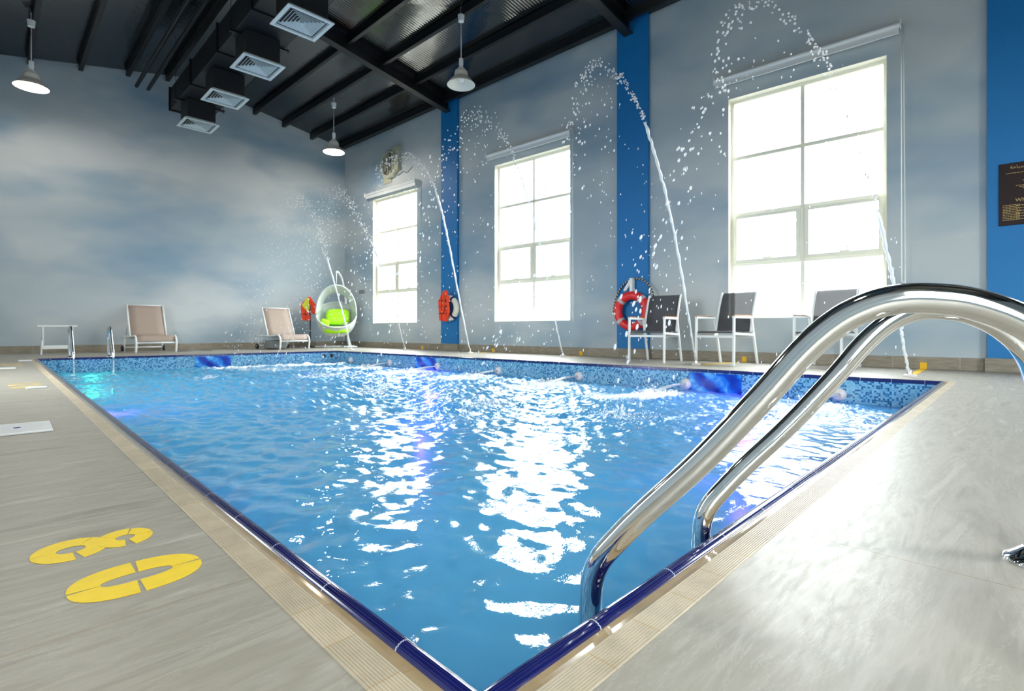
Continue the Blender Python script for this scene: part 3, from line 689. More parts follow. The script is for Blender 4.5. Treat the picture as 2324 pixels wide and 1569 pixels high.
# ------------------------------------------------------------------ ladders
PROF = [(0, -.9), (0, -.6), (0, -.3), (0, -.12), (0, -.04), (.004, .020), (.019, .061), (.049, .101), (.096, .156), (.183, .25), (.261, .345), (.319, .42), (.358, .459), (.393, .480), (.425, .489), (.460, .489), (.500, .481), (.545, .458), (.585, .42), (.608, .37), (.618, .30), (.620, .15), (.620, .0)]
def rail_pts(P, d, sc=1.0, w=.62):
    d = Vector((d[0], d[1], 0)).normalized(); out = []
    pts = smoothpath([(s*w/.62, 0, z*sc if z > 0 else z) for s, z in PROF], 5)
    return [Vector((P[0], P[1], 0))+d*p.x+Vector((0, 0, p.z)) for p in pts], d
def ladder(lab, rails, R=.0195, steps=(-.42, -.68)):
    O = Vector((rails[0][0][0], rails[0][0][1], 0))
    t = thing('pool_ladder', lab, 'pool ladder', loc=O)
    feet = []
    for P, d, w in rails:
        pts, dd = rail_pts(P, d, 1, w); pts = [p-O for p in pts]
        m = MB(); m.tube(pts, R, 40); h = obj('handrail', m, 'chrome', t, smooth=True)
        f = pts[-1]; 
        m = MB(); m.lathe([(.001, .004), (R+.003, .030), (R+.008, .028), (.046, .012), (.055, .006), (.056, 0)], 32, Matrix.Translation((f.x, f.y, 0))); obj('deck_flange', m, 'chrome', h, smooth=True)
        feet.append(pts[0])
    for z in steps:
        a, b = feet[0].copy(), feet[1].copy(); a.z = b.z = z; e = (b-a).normalized(); n = Vector((-e.y, e.x, 0))
        m = MB(); vs = [a+n*.035, b+n*.035, b-n*.035, a-n*.035]; vs = vs+[v+Vector((0, 0, .02)) for v in vs]
        m.add(vs, [(0, 1, 2, 3), (4, 5, 6, 7), (0, 1, 5, 4), (1, 2, 6, 5), (2, 3, 7, 6), (3, 0, 4, 7)]); obj('tread', m, 'chrome', t, bevel=.003)
    return t
ladder('polished steel pool ladder with arched handrails in the near corner of the pool', [((.724, .533), (.25, -.97), .62), ((1.117, .52), (.5, -.86), .62)])
ladder('small steel pool ladder at the far end in front of the left lounger', [((.915, 10.56), (-.05, 1), .36), ((1.405, 10.51), (-.05, 1), .36)])

# ------------------------------------------------------------------ pendant lamps
def pendant(x, y, lit, lab, cord=.72, sc=1.0, kb=40):
    z = roof_z(x, y)-.13
    t = thing('pendant_lamp', lab, 'pendant lamp', loc=(x, y, z), group='white dome pendant lamps')
    m = MB(); m.lathe([(.0, 0), (.055*sc, 0), (.045*sc, -.10), (.0, -.115)], 20); m.tube([(0, 0, .14), (0, 0, -.01)], .01, 6); obj('ceiling_rose', m, 'white', t, smooth=True, angle=.6)
    m = MB(); m.tube([(0, 0, -.1), (0, 0, -cord)], .006, 8); obj('cord', m, 'white', t, smooth=True)
    zc = -cord
    m = MB(); m.lathe([(.0, zc+.01), (.033, zc), (.036, zc-.10), (.03, zc-.11), (.03, zc-.14), (.06, zc-.16), (.065, zc-.19), (.0, zc-.19)], 20); obj('lamp_holder', m, 'white', t, smooth=True, angle=.6)
    pr = [(.055, zc-.18), (.095, zc-.20), (.105, zc-.24), (.108, zc-.29), (.125, zc-.31), (.17, zc-.35), (.215, zc-.41), (.225, zc-.425)]
    m = MB(); m.lathe(pr, 40); sh = obj('lamp_shade', m, 'shade', t, smooth=True, solid=.004)
    m = MB(); m.sphere((0, 0, zc-.31), (.055, .055, .075), 16, 10); obj('bulb', m, 'bulb' if lit else 'bulboff', t, smooth=True)
    if lit:
        l = bpy.data.lights.new('pendant_light', 'POINT'); l.energy = kb; l.color = (1, .93, .82); l.shadow_soft_size = .07
        lo = bpy.data.objects.new('pendant_light', l); COL.objects.link(lo); lo.parent = t; lo.location = (0, 0, zc-.40)
    return t
pendant(.47, 11.5, True, 'lit white pendant lamp hanging at the far left of the roof', .66, 1, 60)
pendant(5.36, 6.5, False, 'unlit white dome pendant lamp in the middle of the right roof slope', .70)
pendant(5.36, 10.9, True, 'lit white pendant lamp near the far corner above the egg chair', .66, 1, 60)
pendant(.47, 6.5, True, 'added unseen pendant lamp, lit, over the left side of the pool', .66, 1, 60)  # extra lamp out of view, added for room light and water glints
pendant(.47, 1.6, True, 'added unseen pendant lamp, lit, above the near left deck', .66, 1, 60)  # also an added lamp above the view, for light and glints

# ------------------------------------------------------------------ duct and diffusers
t = thing('air_duct', 'long black rectangular air duct hanging under the roof ridge', 'air duct', loc=(2.9, 12.2, 4.85))
m = MB(); m.box((-.36, -16.1, 0), (.36, 0, .42)); obj('duct_body', m, 'duct', t, bevel=.01)
for k, y in enumerate((-.02, -1.55, -3.1, -4.65, -6.2, -7.75)):
    m = MB(); m.box((-.385, y-.02, -.025), (.385, y+.02, 0)); m.box((-.385, y-.02, .42), (.385, y+.02, .445)); m.box((-.385, y-.02, 0), (-.36, y+.02, .42)); m.box((.36, y-.02, 0), (.385, y+.02, .42)); obj('duct_flange', m, 'black', t)
for y in (-.7, -3.9, -7.1):
    m = MB(); m.box((-.43, y-.03, -.03), (.43, y+.03, 0.0)); obj('duct_hanger', m, 'black', t)
    for x in (-.41, .41):
        m = MB(); m.tube([(x, y, -.06), (x, y, roof_z(2.9+x, 12.2+y)-4.85)], .005, 6); obj('hanger_rod', m, 'black', t)
for k, (x, nm) in enumerate(((2.12, 'conduit pipe'), (2.32, 'conduit pipe'))):
    m = MB(); m.tube([(0, 0, 0), (0, -16.2, 0)], .035, 10); o = obj('conduit_pipe', m, 'black', None, smooth=True); o.location = (x, 13.0, 5.45)
    tag(o, ['black conduit pipe running beside the duct, farther from the duct', 'black conduit pipe running beside the duct, nearer to the duct'][k], 'pipe', 'conduit pipes under the roof')
def diffuser(y, lab):
    t = thing('ceiling_diffuser', lab, 'air vent', loc=(2.87, y, 4.43), group='square white air diffusers below the duct')
    a = .30
    m = MB()
    def ring(r0, z0, r1, z1):
        c0 = [(-r0, -r0, z0), (r0, -r0, z0), (r0, r0, z0), (-r0, r0, z0)]; c1 = [(-r1, -r1, z1), (r1, -r1, z1), (r1, r1, z1), (-r1, r1, z1)]
        m.add(c0+c1, [(i, (i+1) % 4, 4+(i+1) % 4, 4+i) for i in range(4)])
    ring(a, 0, a, .012); ring(a, 0, a-.045, 0.0); ring(a-.045, 0, a-.045, .05); ring(a, .012, a-.02, .03)
    obj('diffuser_frame', m, 'vent', t)
    m = MB(); r = .246
    for k in range(6):
        ring(r, .006+.001*k, r-.030, .040+.001*k); ring(r-.002, .0045+.001*k, r, .006+.001*k); r -= .038
    ring(r+.004, .004, .001, .03)
    obj('louvre', m, 'vent', t, solid=.0015)
    m = MB(); m.box((-.25, -.25, .055), (.25, .25, .06)); obj('vent_throat', m, 'ventdark', t)
    m = MB(); m.box((-.24, -.24, .012), (-.232, .24, .405)); m.box((.232, -.24, .012), (.24, .24, .405)); m.box((-.232, -.24, .012), (.232, -.232, .405)); m.box((-.232, .232, .012), (.232, .24, .405)); obj('plenum_box', m, 'duct', t)
    return t
for y, nm in ((11.52, 'farthest square white diffuser at the end of the duct'), (9.88, 'second farthest square white diffuser under the duct'), (8.32, 'third square white diffuser from the far end of the duct'), (6.72, 'nearest and largest-looking square white diffuser under the duct')): diffuser(y, nm)

# ------------------------------------------------------------------ loungers
def lounger():
    t = thing('sun_lounger', '', 'sun lounger', group='taupe sun loungers by the end wall')
    w = .33     # half width; foot end toward local -y
    for x in (-w, w):
        m = MB(); pts = smoothpath([(x, .02, 0), (x, -.01, .16), (x*1.0, .0, .24), (x, .05, .30), (x, .12, .325), (x, .25, .315), (x, .6, .30), (x, 1.0, .30), (x, 1.28, .30)], 5)
        m.tube(pts, .019, 10); obj('side_rail', m, 'white', t, smooth=True)
        m = MB(); m.tube([(x, 1.05, .29), (x, 1.12, .0)], .017, 8); obj('leg', m, 'white', t, smooth=True)
        m = MB(); m.lathe([(.0, -.018), (.055, -.018), (.06, -.01), (.06, .01), (.055, .018), (.0, .018)], 20, Matrix.Translation((x*1.0+.03*(1 if x > 0 else -1), 1.12, .06)) @ Matrix.Rotation(PI/2, 4, 'Y')); obj('wheel', m, 'rubber', t, smooth=True, angle=.6)
    for y_, z_ in ((0, .19), (1.1, .08), (.62, .28)):
        m = MB(); m.tube([(-w, y_, z_), (w, y_, z_)], .015, 8); obj('crossbar', m, 'white', t, smooth=True)
    m = MB(); pr = smoothpath([(0, .015, .215), (0, .03, .27), (0, .07, .315), (0, .14, .335), (0, .3, .32), (0, .65, .305)], 5)
    n = len(pr)-1
    m.grid(lambda u, v: ((u*2-1)*(w-.012), pr[int(round(v*n))].y, pr[int(round(v*n))].z), 6, n); obj('seat_sling', m, 'taupe', t, smooth=True, solid=.006)
    yb0, zb0, yb1, zb1 = .66, .31, .98, .95
    m = MB(); m.grid(lambda u, v: ((u*2-1)*(w-.035), yb0+(yb1-yb0)*v, zb0+(zb1-zb0)*v), 4, 8); obj('backrest_sling', m, 'taupe', t, smooth=True, solid=.006)
    for x in (-w+.02, w-.02):
        m = MB(); m.tube([(x, yb0, zb0), (x, yb1, zb1+.01)], .017, 10); obj('backrest_rail', m, 'white', t, smooth=True)
        m = MB(); m.tube([(x, yb0+.17, .66), (x, yb0+.42, .29)], .010, 8); obj('backrest_prop', m, 'white', t, smooth=True)
    m = MB(); m.tube([(-w+.02, yb1, zb1), (w-.02, yb1, zb1)], .012, 8); obj('top_bar', m, 'white', t, smooth=True)
    return t
l1 = lounger(); l1.location = (1.93+.36, 12.06, 0); l1.rotation_euler = (0, 0, .02)
l1['label'] = 'taupe sun lounger with white frame beside the far ladder'
l2 = copy_tree(l1); l2.location = (4.80, 11.62, 0); l2.rotation_euler = (0, 0, .06)
l2['label'] = 'taupe sun lounger with white frame beside the egg chair and orange vest'

# grey storage tub under lounger 2
m = MB(); m.lathe([(.0, .01), (.20, .01), (.23, .03), (.25, .17), (.255, .19), (.24, .2), (.0, .21)], 28); o = obj('storage_tub', m, 'greyplate', None, smooth=True, angle=.6); o.location = (4.62, 12.28, 0)
tag(o, 'low round grey tub tucked under the lounger next to the orange vest', 'tub')

# folding side table left
t = thing('folding_table', 'small white folding stand at the far left in front of the end wall', 'side table', loc=(.86, 12.45, 0), rz=-.07)
m = MB(); m.box((-.27, -.17, .495), (.27, .17, .525)); obj('table_top', m, 'white', t, bevel=.004)
for x in (-.23, .23):
    for y0, y1_ in ((.15, -.16), (-.15, .16)):
        m = MB(); m.tube([(x*.86, y0, .50), (x*(.95 if y0 > 0 else .88), y1_, 0)], .016, 8); obj('leg', m, 'white', t, smooth=True)
m = MB(); m.box((-.22, -.145, .10), (.22, -.115, .165)); obj('cross_rail', m, 'white', t, bevel=.003)

# ------------------------------------------------------------------ egg chair (faces the camera)
t = thing('egg_chair', 'white woven hanging egg chair on a curved stand in the far corner', 'hanging chair', loc=(6.03, 12.13, 0), rz=math.radians(-26))
# local: -y is the front
m = MB()
for c, r in (((.33, .05), .17), ((-.28, .3), .12)): m.lathe([(0, .0), (r, .0), (r+.01, .02), (r-.01, .04), (0, .045)], 28, Matrix.Translation((c[0], c[1], 0)))
m.tube([(-.5, .25, .02), (.45, .3, .02)], .022, 10); m.tube([(.3, .05, .02), (.05, .42, .02)], .022, 10); obj('stand_base', m, 'white', t, smooth=True, angle=.7)
m = MB(); m.tube(smoothpath([(.31, .08, .04), (.27, .25, .3), (.25, .42, .8), (.22, .45, 1.3), (.14, .35, 1.72), (.04, .12, 1.88), (0, .02, 1.86)], 8), .026, 14); obj('stand_pole', m, 'white', t, smooth=True)
m = MB(); m.tube([(0, .02, 1.86), (0, 0, 1.55)], .010, 8); obj('hanging_rod', m, 'white', t, smooth=True)
zc = .83
def rim(a):   # tilted bowl rim
    x = .47*math.sin(a); y = -.27*math.cos(a); z = .81-.32*math.cos(a)
    return Vector((x, y, z))
def bowl(u, v):
    a = u*2*PI; p = rim(a); b = Vector((.0, -.02, .27)); k = v*PI/2
    c_ = math.cos(k)**.8; q = Vector((p.x*c_, b.y+(p.y-b.y)*c_+.10*math.sin(2*k), b.z+(p.z-b.z)*(1-math.sin(k))))
    return q
m = MB(); m.grid(bowl, 40, 12); obj('basket', m, 'wicker', t, smooth=True, solid=.012)
m = MB(); m.tube([rim(2*PI*i/48) for i in range(48)], .022, 10, closed=True); obj('basket_rim', m, 'wicker', t, smooth=True)
def hood_o(v):
    a = -PI*.5+v*PI*1.0; return Vector((.47*math.cos(a-PI/2+PI/2)*0+.47*math.sin(a), -.04, .80+.74*math.cos(a)**.85 if math.cos(a) > 1e-6 else .80))
def hood_i(v):
    a = -PI*.5+v*PI*1.0; c = max(0, math.cos(a)); return Vector((.33*math.sin(a), .20, .93+.44*c**.8))
m = MB(); m.grid(lambda u, v: hood_o(v).lerp(hood_i(v), u), 5, 36); obj('hood', m, 'wicker', t, smooth=True, solid=.01)
m = MB(); m.tube([hood_o(i/36) for i in range(37)], .02, 10); m.tube([hood_i(i/36) for i in range(37)], .014, 8); obj('hood_rim', m, 'wicker', t, smooth=True)
def pillow(nm, w, h, d, loc, rot, lab, par, grp=None):
    m = MB()
    def p(u, v):
        a = (u-.5)*2; b = v*2*PI
        e = .32
        cx = math.copysign(abs(math.cos(b))**e, math.cos(b)); sy = math.copysign(abs(math.sin(b))**e, math.sin(b))
        k = math.cos(a*PI/2)**.35 if abs(a) < 1 else 0
        return Vector((a*w/2, cx*d/2*k*.9, sy*h/2*(k*.25+.75) if abs(a) < .999 else sy*h/2*.7))
    n = 22
    # superellipsoid instead: smooth block
    def q(u, v):
        th = (v-.5)*PI; ph = u*2*PI; f = lambda c, e: math.copysign(abs(c)**e, c)
        return Vector((w/2*f(math.cos(th), .5)*f(math.cos(ph), .45), d/2*f(math.cos(th), .5)*f(math.sin(ph), .7), h/2*f(math.sin(th), .5)))
    m.grid(q, 32, 18)
    o = obj(nm, m, 'lime', None, smooth=True); o.matrix_world = par @ Matrix.Translation(loc) @ rot
    tag(o, lab, 'cushion', grp)
pm = Matrix.Translation((6.03, 12.13, 0)) @ Matrix.Rotation(math.radians(-26), 4, 'Z')
g = 'lime green cushions in the egg chair'
pillow('seat_cushion', .60, .16, .36, (0, -.03, .44), Matrix.Rotation(math.radians(6), 4, 'X'), 'lime green seat cushion lying in the bottom of the egg chair', pm, g)
pillow('back_cushion', .56, .40, .14, (.04, .13, .76), Matrix.Rotation(math.radians(-14), 4, 'X'), 'lime green back cushion standing upright in the egg chair', pm, g)
pillow('side_cushion', .22, .20, .18, (-.27, -.08, .60), Matrix.Rotation(math.radians(20), 4, 'Y'), 'small lime green cushion at the left side inside the egg chair', pm, g)

# ------------------------------------------------------------------ armchairs
def armchair():
    t = thing('armchair', '', 'armchair', group='white framed armchairs along the window wall')
    # local: front is -x; y is width
    hw = .25
    for y in (-hw, hw):
        def bar(a, b, w=.018, d=.012):
            m = MB(); a, b = Vector(a), Vector(b); dd = (b-a).normalized(); up = Vector((0, 1, 0)); n = dd.cross(up).normalized(); vs = []
            for p in (a, b):
                for q, r in ((-1, -1), (1, -1), (1, 1), (-1, 1)): vs.append(p+n*w*q+up*d*r)
            m.add(vs, [(0, 1, 2, 3), (4, 5, 6, 7), (0, 1, 5, 4), (1, 2, 6, 5), (2, 3, 7, 6), (3, 0, 4, 7)]); return m
        obj('leg', bar((-.26, y, 0), (-.25, y, .60)), 'white', t, bevel=.004)
        obj('leg', bar((.38, y, 0), (.21, y, .60)), 'white', t, bevel=.004)
        ar = obj('armrest', bar((-.265, y, .602), (.215, y, .602), .014, .018), 'white', t, bevel=.004)
        m = MB(); m.box((-.26, y-.02, .617), (.16, y+.02, .628)); obj('armrest_pad', m, 'teak', ar, bevel=.004)
        obj('side_rail', bar((-.25, y, .40), (.26, y, .38), .014, .010), 'white', t, bevel=.003)
    for xa, xb in ((-.268, -.24), (.255, .28)):
        m = MB(); m.box((xa, -hw, .345), (xb, hw, .375)); obj('stretcher', m, 'white', t, bevel=.003)
    pts = smoothpath([(.22, 0, .42), (.255, 0, .56), (.30, 0, .72), (.37, 0, .90), (.40, 0, .945)], 4)
    for y in (-hw+.015, hw-.015):
        m = MB(); m.tube([(p.x, y, p.z) for p in pts], .015, 8); obj('back_post', m, 'white', t, smooth=True)
    n = len(pts)-1
    m = MB(); m.grid(lambda u, v: (pts[int(round(v*n))].x+.01, (u*2-1)*(hw-.02), pts[int(round(v*n))].z), 4, n); obj('backrest', m, 'slinggrey', t, smooth=True, solid=.003)
    sp = smoothpath([(-.25, 0, .405), (-.22, 0, .43), (-.1, 0, .425), (.1, 0, .415), (.23, 0, .41)], 4); n2 = len(sp)-1
    m = MB(); m.grid(lambda u, v: (sp[int(round(v*n2))].x, (u*2-1)*(hw-.015), sp[int(round(v*n2))].z), 4, n2); obj('seat', m, 'slinggrey', t, smooth=True, solid=.004)
    return t
c1 = armchair(); c1.location = (6.54, 3.72, 0); c1.rotation_euler = (0, 0, .12); c1['label'] = 'charcoal mesh armchair with white frame beside the red lifebuoy'
c2 = copy_tree(c1); c2.location = (6.68, 2.79, 0); c2.rotation_euler = (0, 0, -.08); c2['label'] = 'middle charcoal mesh armchair with white frame at the left side of the nearest window'
c3 = copy_tree(c1); c3.location = (7.02, 1.73, 0); c3.rotation_euler = (0, 0, -.08); c3['label'] = 'charcoal mesh armchair in front of the nearest window, half hidden behind the handrail'

# ------------------------------------------------------------------ lifebuoys and vests
def torus_pts(R, n): return [(R*math.cos(2*PI*i/n), 0, R*math.sin(2*PI*i/n)) for i in range(n)]
def lifebuoy(Mx, R, r, mm, bm_, lab, angs):
    t = thing('lifebuoy', lab, 'lifebuoy', mw=Mx, group='lifebuoys on the blue pilasters')
    m = MB(); m.tube(torus_pts(R, 64), r, 20, closed=True, flat=1.0); obj('ring', m, mm, t, smooth=True)
    for a in angs:
        m = MB(); m.tube([(R*math.cos(a+da), 0, R*math.sin(a+da)) for da in np.linspace(-.11, .11, 6)], r*1.03, 20, cap=False); obj('band', m, bm_, t, smooth=True, solid=.002)
    return t
MP2 = MW @ Matrix.Translation((8.57, -.145, .74))
l = lifebuoy(MP2, .245, .068, 'ringred', 'band', 'red lifebuoy with pale bands hanging on the second blue pilaster', (.8, 2.4, 3.85, 5.5))
m = MB(); m.box((-.035, -.02, .22), (.015, .07, .52)); m.prism([(-.035, .50), (-.14, .34), (-.13, .31), (-.09, .33), (-.035, .42)], 'y', -.02, .01)
o = obj('wall_hook', m, 'white', None, bevel=.006); o.matrix_world = MP2; tag(o, 'white hook bracket holding the red lifebuoy', 'hook')
m = MB(); pts = smoothpath([(-.33, .0, -.02), (-.325, .03, .12), (-.26, .05, .33), (-.12, .055, .47), (.04, .055, .51), (.2, .05, .46), (.32, .04, .32), (.37, .02, .1), (.36, 0, -.02)], 6)
m.tube(pts, .012, 10, uv=True); o = obj('rope', m, 'rope', None, smooth=True); o.matrix_world = MP2; tag(o, 'blue and gold twisted rope looped above the red lifebuoy', 'rope')
MP1 = MW @ Matrix.Translation((4.31, -.14, .90))
lifebuoy(MP1, .215, .06, 'ringwhite', 'navycloth', 'white lifebuoy with navy bands on the first blue pilaster, behind an orange vest', (1.0, 5.4, 2.5, 4.0))
def vest(Mx, lab, second, cat='life jacket', s=1.0):
    t = thing('life_jacket', lab, cat, mw=Mx, group='orange life jackets')
    # local x along wall, z up, -y toward room
    def panel(poly, y0, y1_, nm, mm, b=.02):
        m = MB(); m.prism([(x*s, z*s) for x, z in poly], 'y', y0, y1_); return obj(nm, m, mm, t, bevel=b)
    panel([(-.17, -.26), (-.2, .12), (-.06, .30), (.0, .32), (.05, .30), (.02, -.05), (.03, -.28)], -.09, -.03, 'vest_panel', 'orange')
    if second == 'yellow':
        panel([(-.17, .10), (-.06, .29), (-.01, .28), (.01, .02), (-.03, -.06)], -.10, -.088, 'shoulder_patch', 'yellowcloth', .004)
        panel([(.03, .30), (.15, .12), (.22, -.06), (.12, -.12), (.04, -.08)], -.06, 0, 'vest_panel', 'orange')
    else:
        panel([(.02, .28), (.07, .2), (.10, -.10), (.03, -.26)], -.085, -.03, 'vest_panel', 'orange')
    m = MB()
    for z in ((-.13, .0, .12) if second != 'yellow' else (-.12,)): m.box((-.19*s, -.096, z*s), (.06*s, -.088, z*s+.008))
    m.box((-.09*s, -.096, -.26*s), (-.082*s, -.088, .24*s))
    m.tube(smoothpath([(0.0, -.09, .22*s), (.03*s, -.10, .05*s), (-.03*s, -.11, -.12*s), (-.12*s, -.10, -.1*s)], 5), .006, 6); obj('webbing_strap', m, 'webbing', t)
    return t
vest(MW @ Matrix.Translation((4.34, -.21, .92)), 'orange life jacket hanging over the white lifebuoy on the first blue pilaster', 'orange', s=1.1)
MV = Matrix.Translation((5.62, 12.72, .94)) @ Matrix.Rotation(-.55, 4, 'Z')
vest(MV, 'orange and yellow life jacket draped on the black stand beside the egg chair', 'yellow')
t = thing('coat_stand', 'thin black stand carrying the orange and yellow life jacket', 'stand', loc=(5.66, 12.78, 0))
m = MB(); m.tube([(0, 0, 0.01), (0, 0, 1.24)], .014, 10); obj('pole', m, 'rubber', t, smooth=True)
m = MB(); m.lathe([(0, .0), (.14, .0), (.14, .015), (.02, .03), (0, .03)], 24); obj('base', m, 'rubber', t, smooth=True, angle=.6)
m = MB(); m.lathe([(0, 0), (.022, 0), (.022, .02), (.01, .04), (0, .045)], 14, Matrix.Rotation(PI/2, 4, 'X')); o = obj('wall_peg', m, 'white', None, smooth=True); o.matrix_world = MB_ @ Matrix.Translation((7.27, 0, 1.23)); tag(o, 'small white peg on the end wall above the orange and yellow vest', 'peg')

# ------------------------------------------------------------------ wall fan, small grey plate, sign
t = thing('wall_fan', 'yellowed round exhaust fan high on the window wall above the farthest window', 'exhaust fan', mw=MW @ Matrix.Translation((2.1, 0, 4.42)))
m = MB(); m.lathe([(.30, 0), (.33, -.02), (.33, .10), (.29, .13), (.27, .12), (.27, 0.0)], 36, Matrix.Rotation(PI/2, 4, 'X')); m.box((-.32, -.02, -.42), (-.0, 0, .1)); m.box((.12, -.1, -.2), (.36, 0, .36)); obj('fan_housing', m, 'fanbody', t, smooth=True, angle=.5)
m = MB()
for k in range(5):
    R = Matrix.Rotation(2*PI*k/5, 4, 'Y'); m.add([R @ Vector(p) for p in ((.03, -.05, .02), (.24, -.09, .10), (.25, -.03, -.08), (.04, -.05, -.03))], [(0, 1, 2, 3)])
m.lathe([(0, 0), (.05, 0), (.05, .08), (0, .09)], 16, Matrix.Translation((0, 0, 0)) @ Matrix.Rotation(PI/2, 4, 'X')); obj('fan_blade', m, 'fandark', t, solid=.004)
m = MB()
for r in (.09, .15, .21): m.tube([(r*math.cos(2*PI*i/30), -.125, r*math.sin(2*PI*i/30)) for i in range(30)], .004, 6, closed=True)
for a in range(4):
    R = Matrix.Rotation(PI*a/4, 4, 'Y'); m.tube([R @ Vector((-.28, -.125, 0)), R @ Vector((.28, -.125, 0))], .005, 6)
obj('fan_guard', m, 'fanbody', t)
m = MB(); m.tube(smoothpath([(.1, -.03, -.15), (.25, -.02, -.3), (.45, -.015, -.25), (.6, -.01, -.3), (.8, -.01, -.2)], 5), .008, 6); obj('cable', m, 'greyplate', t, smooth=True)
m = MB(); m.box((0, -.012, 0), (.26, 0, .10)); o = obj('wall_plate', m, 'greyplate', None, bevel=.003); o.matrix_world = MW @ Matrix.Translation((.70, 0, 1.37)); tag(o, 'small grey plate on the window wall between the corner and the farthest window', 'plate')
t = thing('rules_sign', 'dark brown rules board with gold writing on the nearest blue pilaster', 'sign', mw=MW @ Matrix.Translation((12.79, -.062, 1.535)))
m = MB(); m.box((0, -.012, 0), (.46, 0, .645)); obj('sign_board', m, 'brown', t, bevel=.004)
def text(s, size, x, z, par, mm, align='LEFT'):
    cu = bpy.data.curves.new('lettering', 'FONT'); cu.body = s; cu.size = size; cu.align_x = align; cu.extrude = .0006
    to = bpy.data.objects.new('lettering', cu); COL.objects.link(to); dg = bpy.context.evaluated_depsgraph_get()
    me = bpy.data.meshes.new_from_object(to.evaluated_get(dg)); bpy.data.objects.remove(to)
    me.materials.clear(); me.materials.append(M[mm]); o = bpy.data.objects.new('lettering', me); COL.objects.link(o); o.parent = par
    o.location = (x, -.0135, z); o.rotation_euler = (PI/2, 0, 0); return o
def dashes(lines, par, mm):
    m = MB(); r = random.Random(3)
    for x0, x1, z in lines:
        x = x0
        while x < x1:
            w = r.uniform(.008, .024); m.box((x, -.0142, z), (min(x+w, x1), -.0125, z+.0055)); x += w+.005
    o = obj('small_print', m, mm, par); return o
text('\ufe94\ufea3\ufe8e\ufe92\ufeb4\ufedf\u0627', .045, .085, .585, t, 'gold')
text('Whirlpool', .050, .125, .238, t, 'gold')
dashes([(.055, .42, .535), (.2, .4, .525), (.18, .4, .45), (.13, .4, .40), (.155, .4, .385), (.18, .4, .37)]+[(.03, .16, .205-.017*k) for k in range(10)]+[(.13, .42, .195-.028*k) for k in range(6)], t, 'gold')

# ------------------------------------------------------------------ deck paint, plates, tapes, nozzles
def sector_ring(m, cx, cy, ax, ay, bx, by, a0, a1, z=.0010, n=14, sq=.85, T=None):
    vs = []; f = lambda c, e: math.copysign(abs(c)**e, c)
    for i in range(n+1):
        a = math.radians(a0+(a1-a0)*i/n)
        for rx, ry in ((ax, ay), (bx, by)):
            p = Vector((cx+rx*f(math.cos(a), sq), cy+ry*f(math.sin(a), sq), z)); vs.append(T @ p if T else p)
    vs2 = [v+Vector((0, 0, .0004-z)) for v in vs]; o = len(vs)
    fs = [(2*i, 2*i+1, 2*i+3, 2*i+2) for i in range(n)]+[(o+2*i, o+2*i+1, o+2*i+3, o+2*i+2) for i in range(n)]
    fs += [(2*i, 2*i+2, o+2*i+2, o+2*i) for i in range(n)]+[(2*i+1, 2*i+3, o+2*i+3, o+2*i+1) for i in range(n)]+[(0, 1, o+1, o), (2*n, 2*n+1, o+2*n+1, o+2*n)]
    m.add(vs+vs2, fs)
def digit0(m, x, y, h=.20, w=.15):
    for a0, a1 in ((1.5, 87), (90, 178.5), (181.5, 267), (270, 358.5)): sector_ring(m, x, y, h/2, w/2, h*.27, w*.13, a0, a1)
def digit8(m, x, y, h=.195, w=.13):
    for a0, a1 in ((52, 178), (181, 272), (284, 410)): sector_ring(m, x-h*.20, y, h*.32, w*.5, h*.12, w*.15, a0, a1, sq=1)
    for a0, a1 in ((2, 66), (70, 142), (146, 200), (200, 262), (282, 357)): sector_ring(m, x+h*.26, y, h*.25, w*.43, h*.09, w*.13, a0, a1, sq=1, z=.0014)
def digit1(m, x, y, h=.195): m.box((x-h/2, y-.02, .0004), (x+h/2, y+.02, .0016))
def digit2(m, x, y, h=.195, w=.13):
    for a0, a1 in ((-90, 0), (5, 100)): sector_ring(m, x+h*.24, y, h*.26, w*.5, h*.10, w*.2, a0, a1)
    m.prism([(x+h*.15, y-w*.5), (x+h*.15, y-w*.2), (x-h*.3, y+w*.5), (x-h*.5, y+w*.5), (x-h*.5, y-w*.5), (x-h*.3, y-w*.5), (x-h*.3, y+w*.1)], 'z', .0004, .0016)
def marking(lab, mm, digs):
    t = thing('depth_marking', lab, 'depth marking', loc=(digs[0][1], digs[0][2], 0), group='yellow depth markings on the left deck')
    for fn, x, y in digs:
        m = MB(); fn(m, x-digs[0][1], y-digs[0][2]); obj('digit', m, mm, t)
marking('bright yellow stencilled 80 painted on the near left deck', 'paint', ((digit8, .155, 1.385), (digit0, .190, 1.152)))
marking('faded yellow depth number halfway along the left deck', 'paintfaded', ((digit1, .2, 5.95), (digit2, .2, 5.76), (digit0, .2, 5.54)))
marking('faded yellow depth number at the far end of the left deck', 'paintfaded', ((digit1, .2, 9.55), (digit2, .2, 9.30), (digit0, .2, 9.05)))
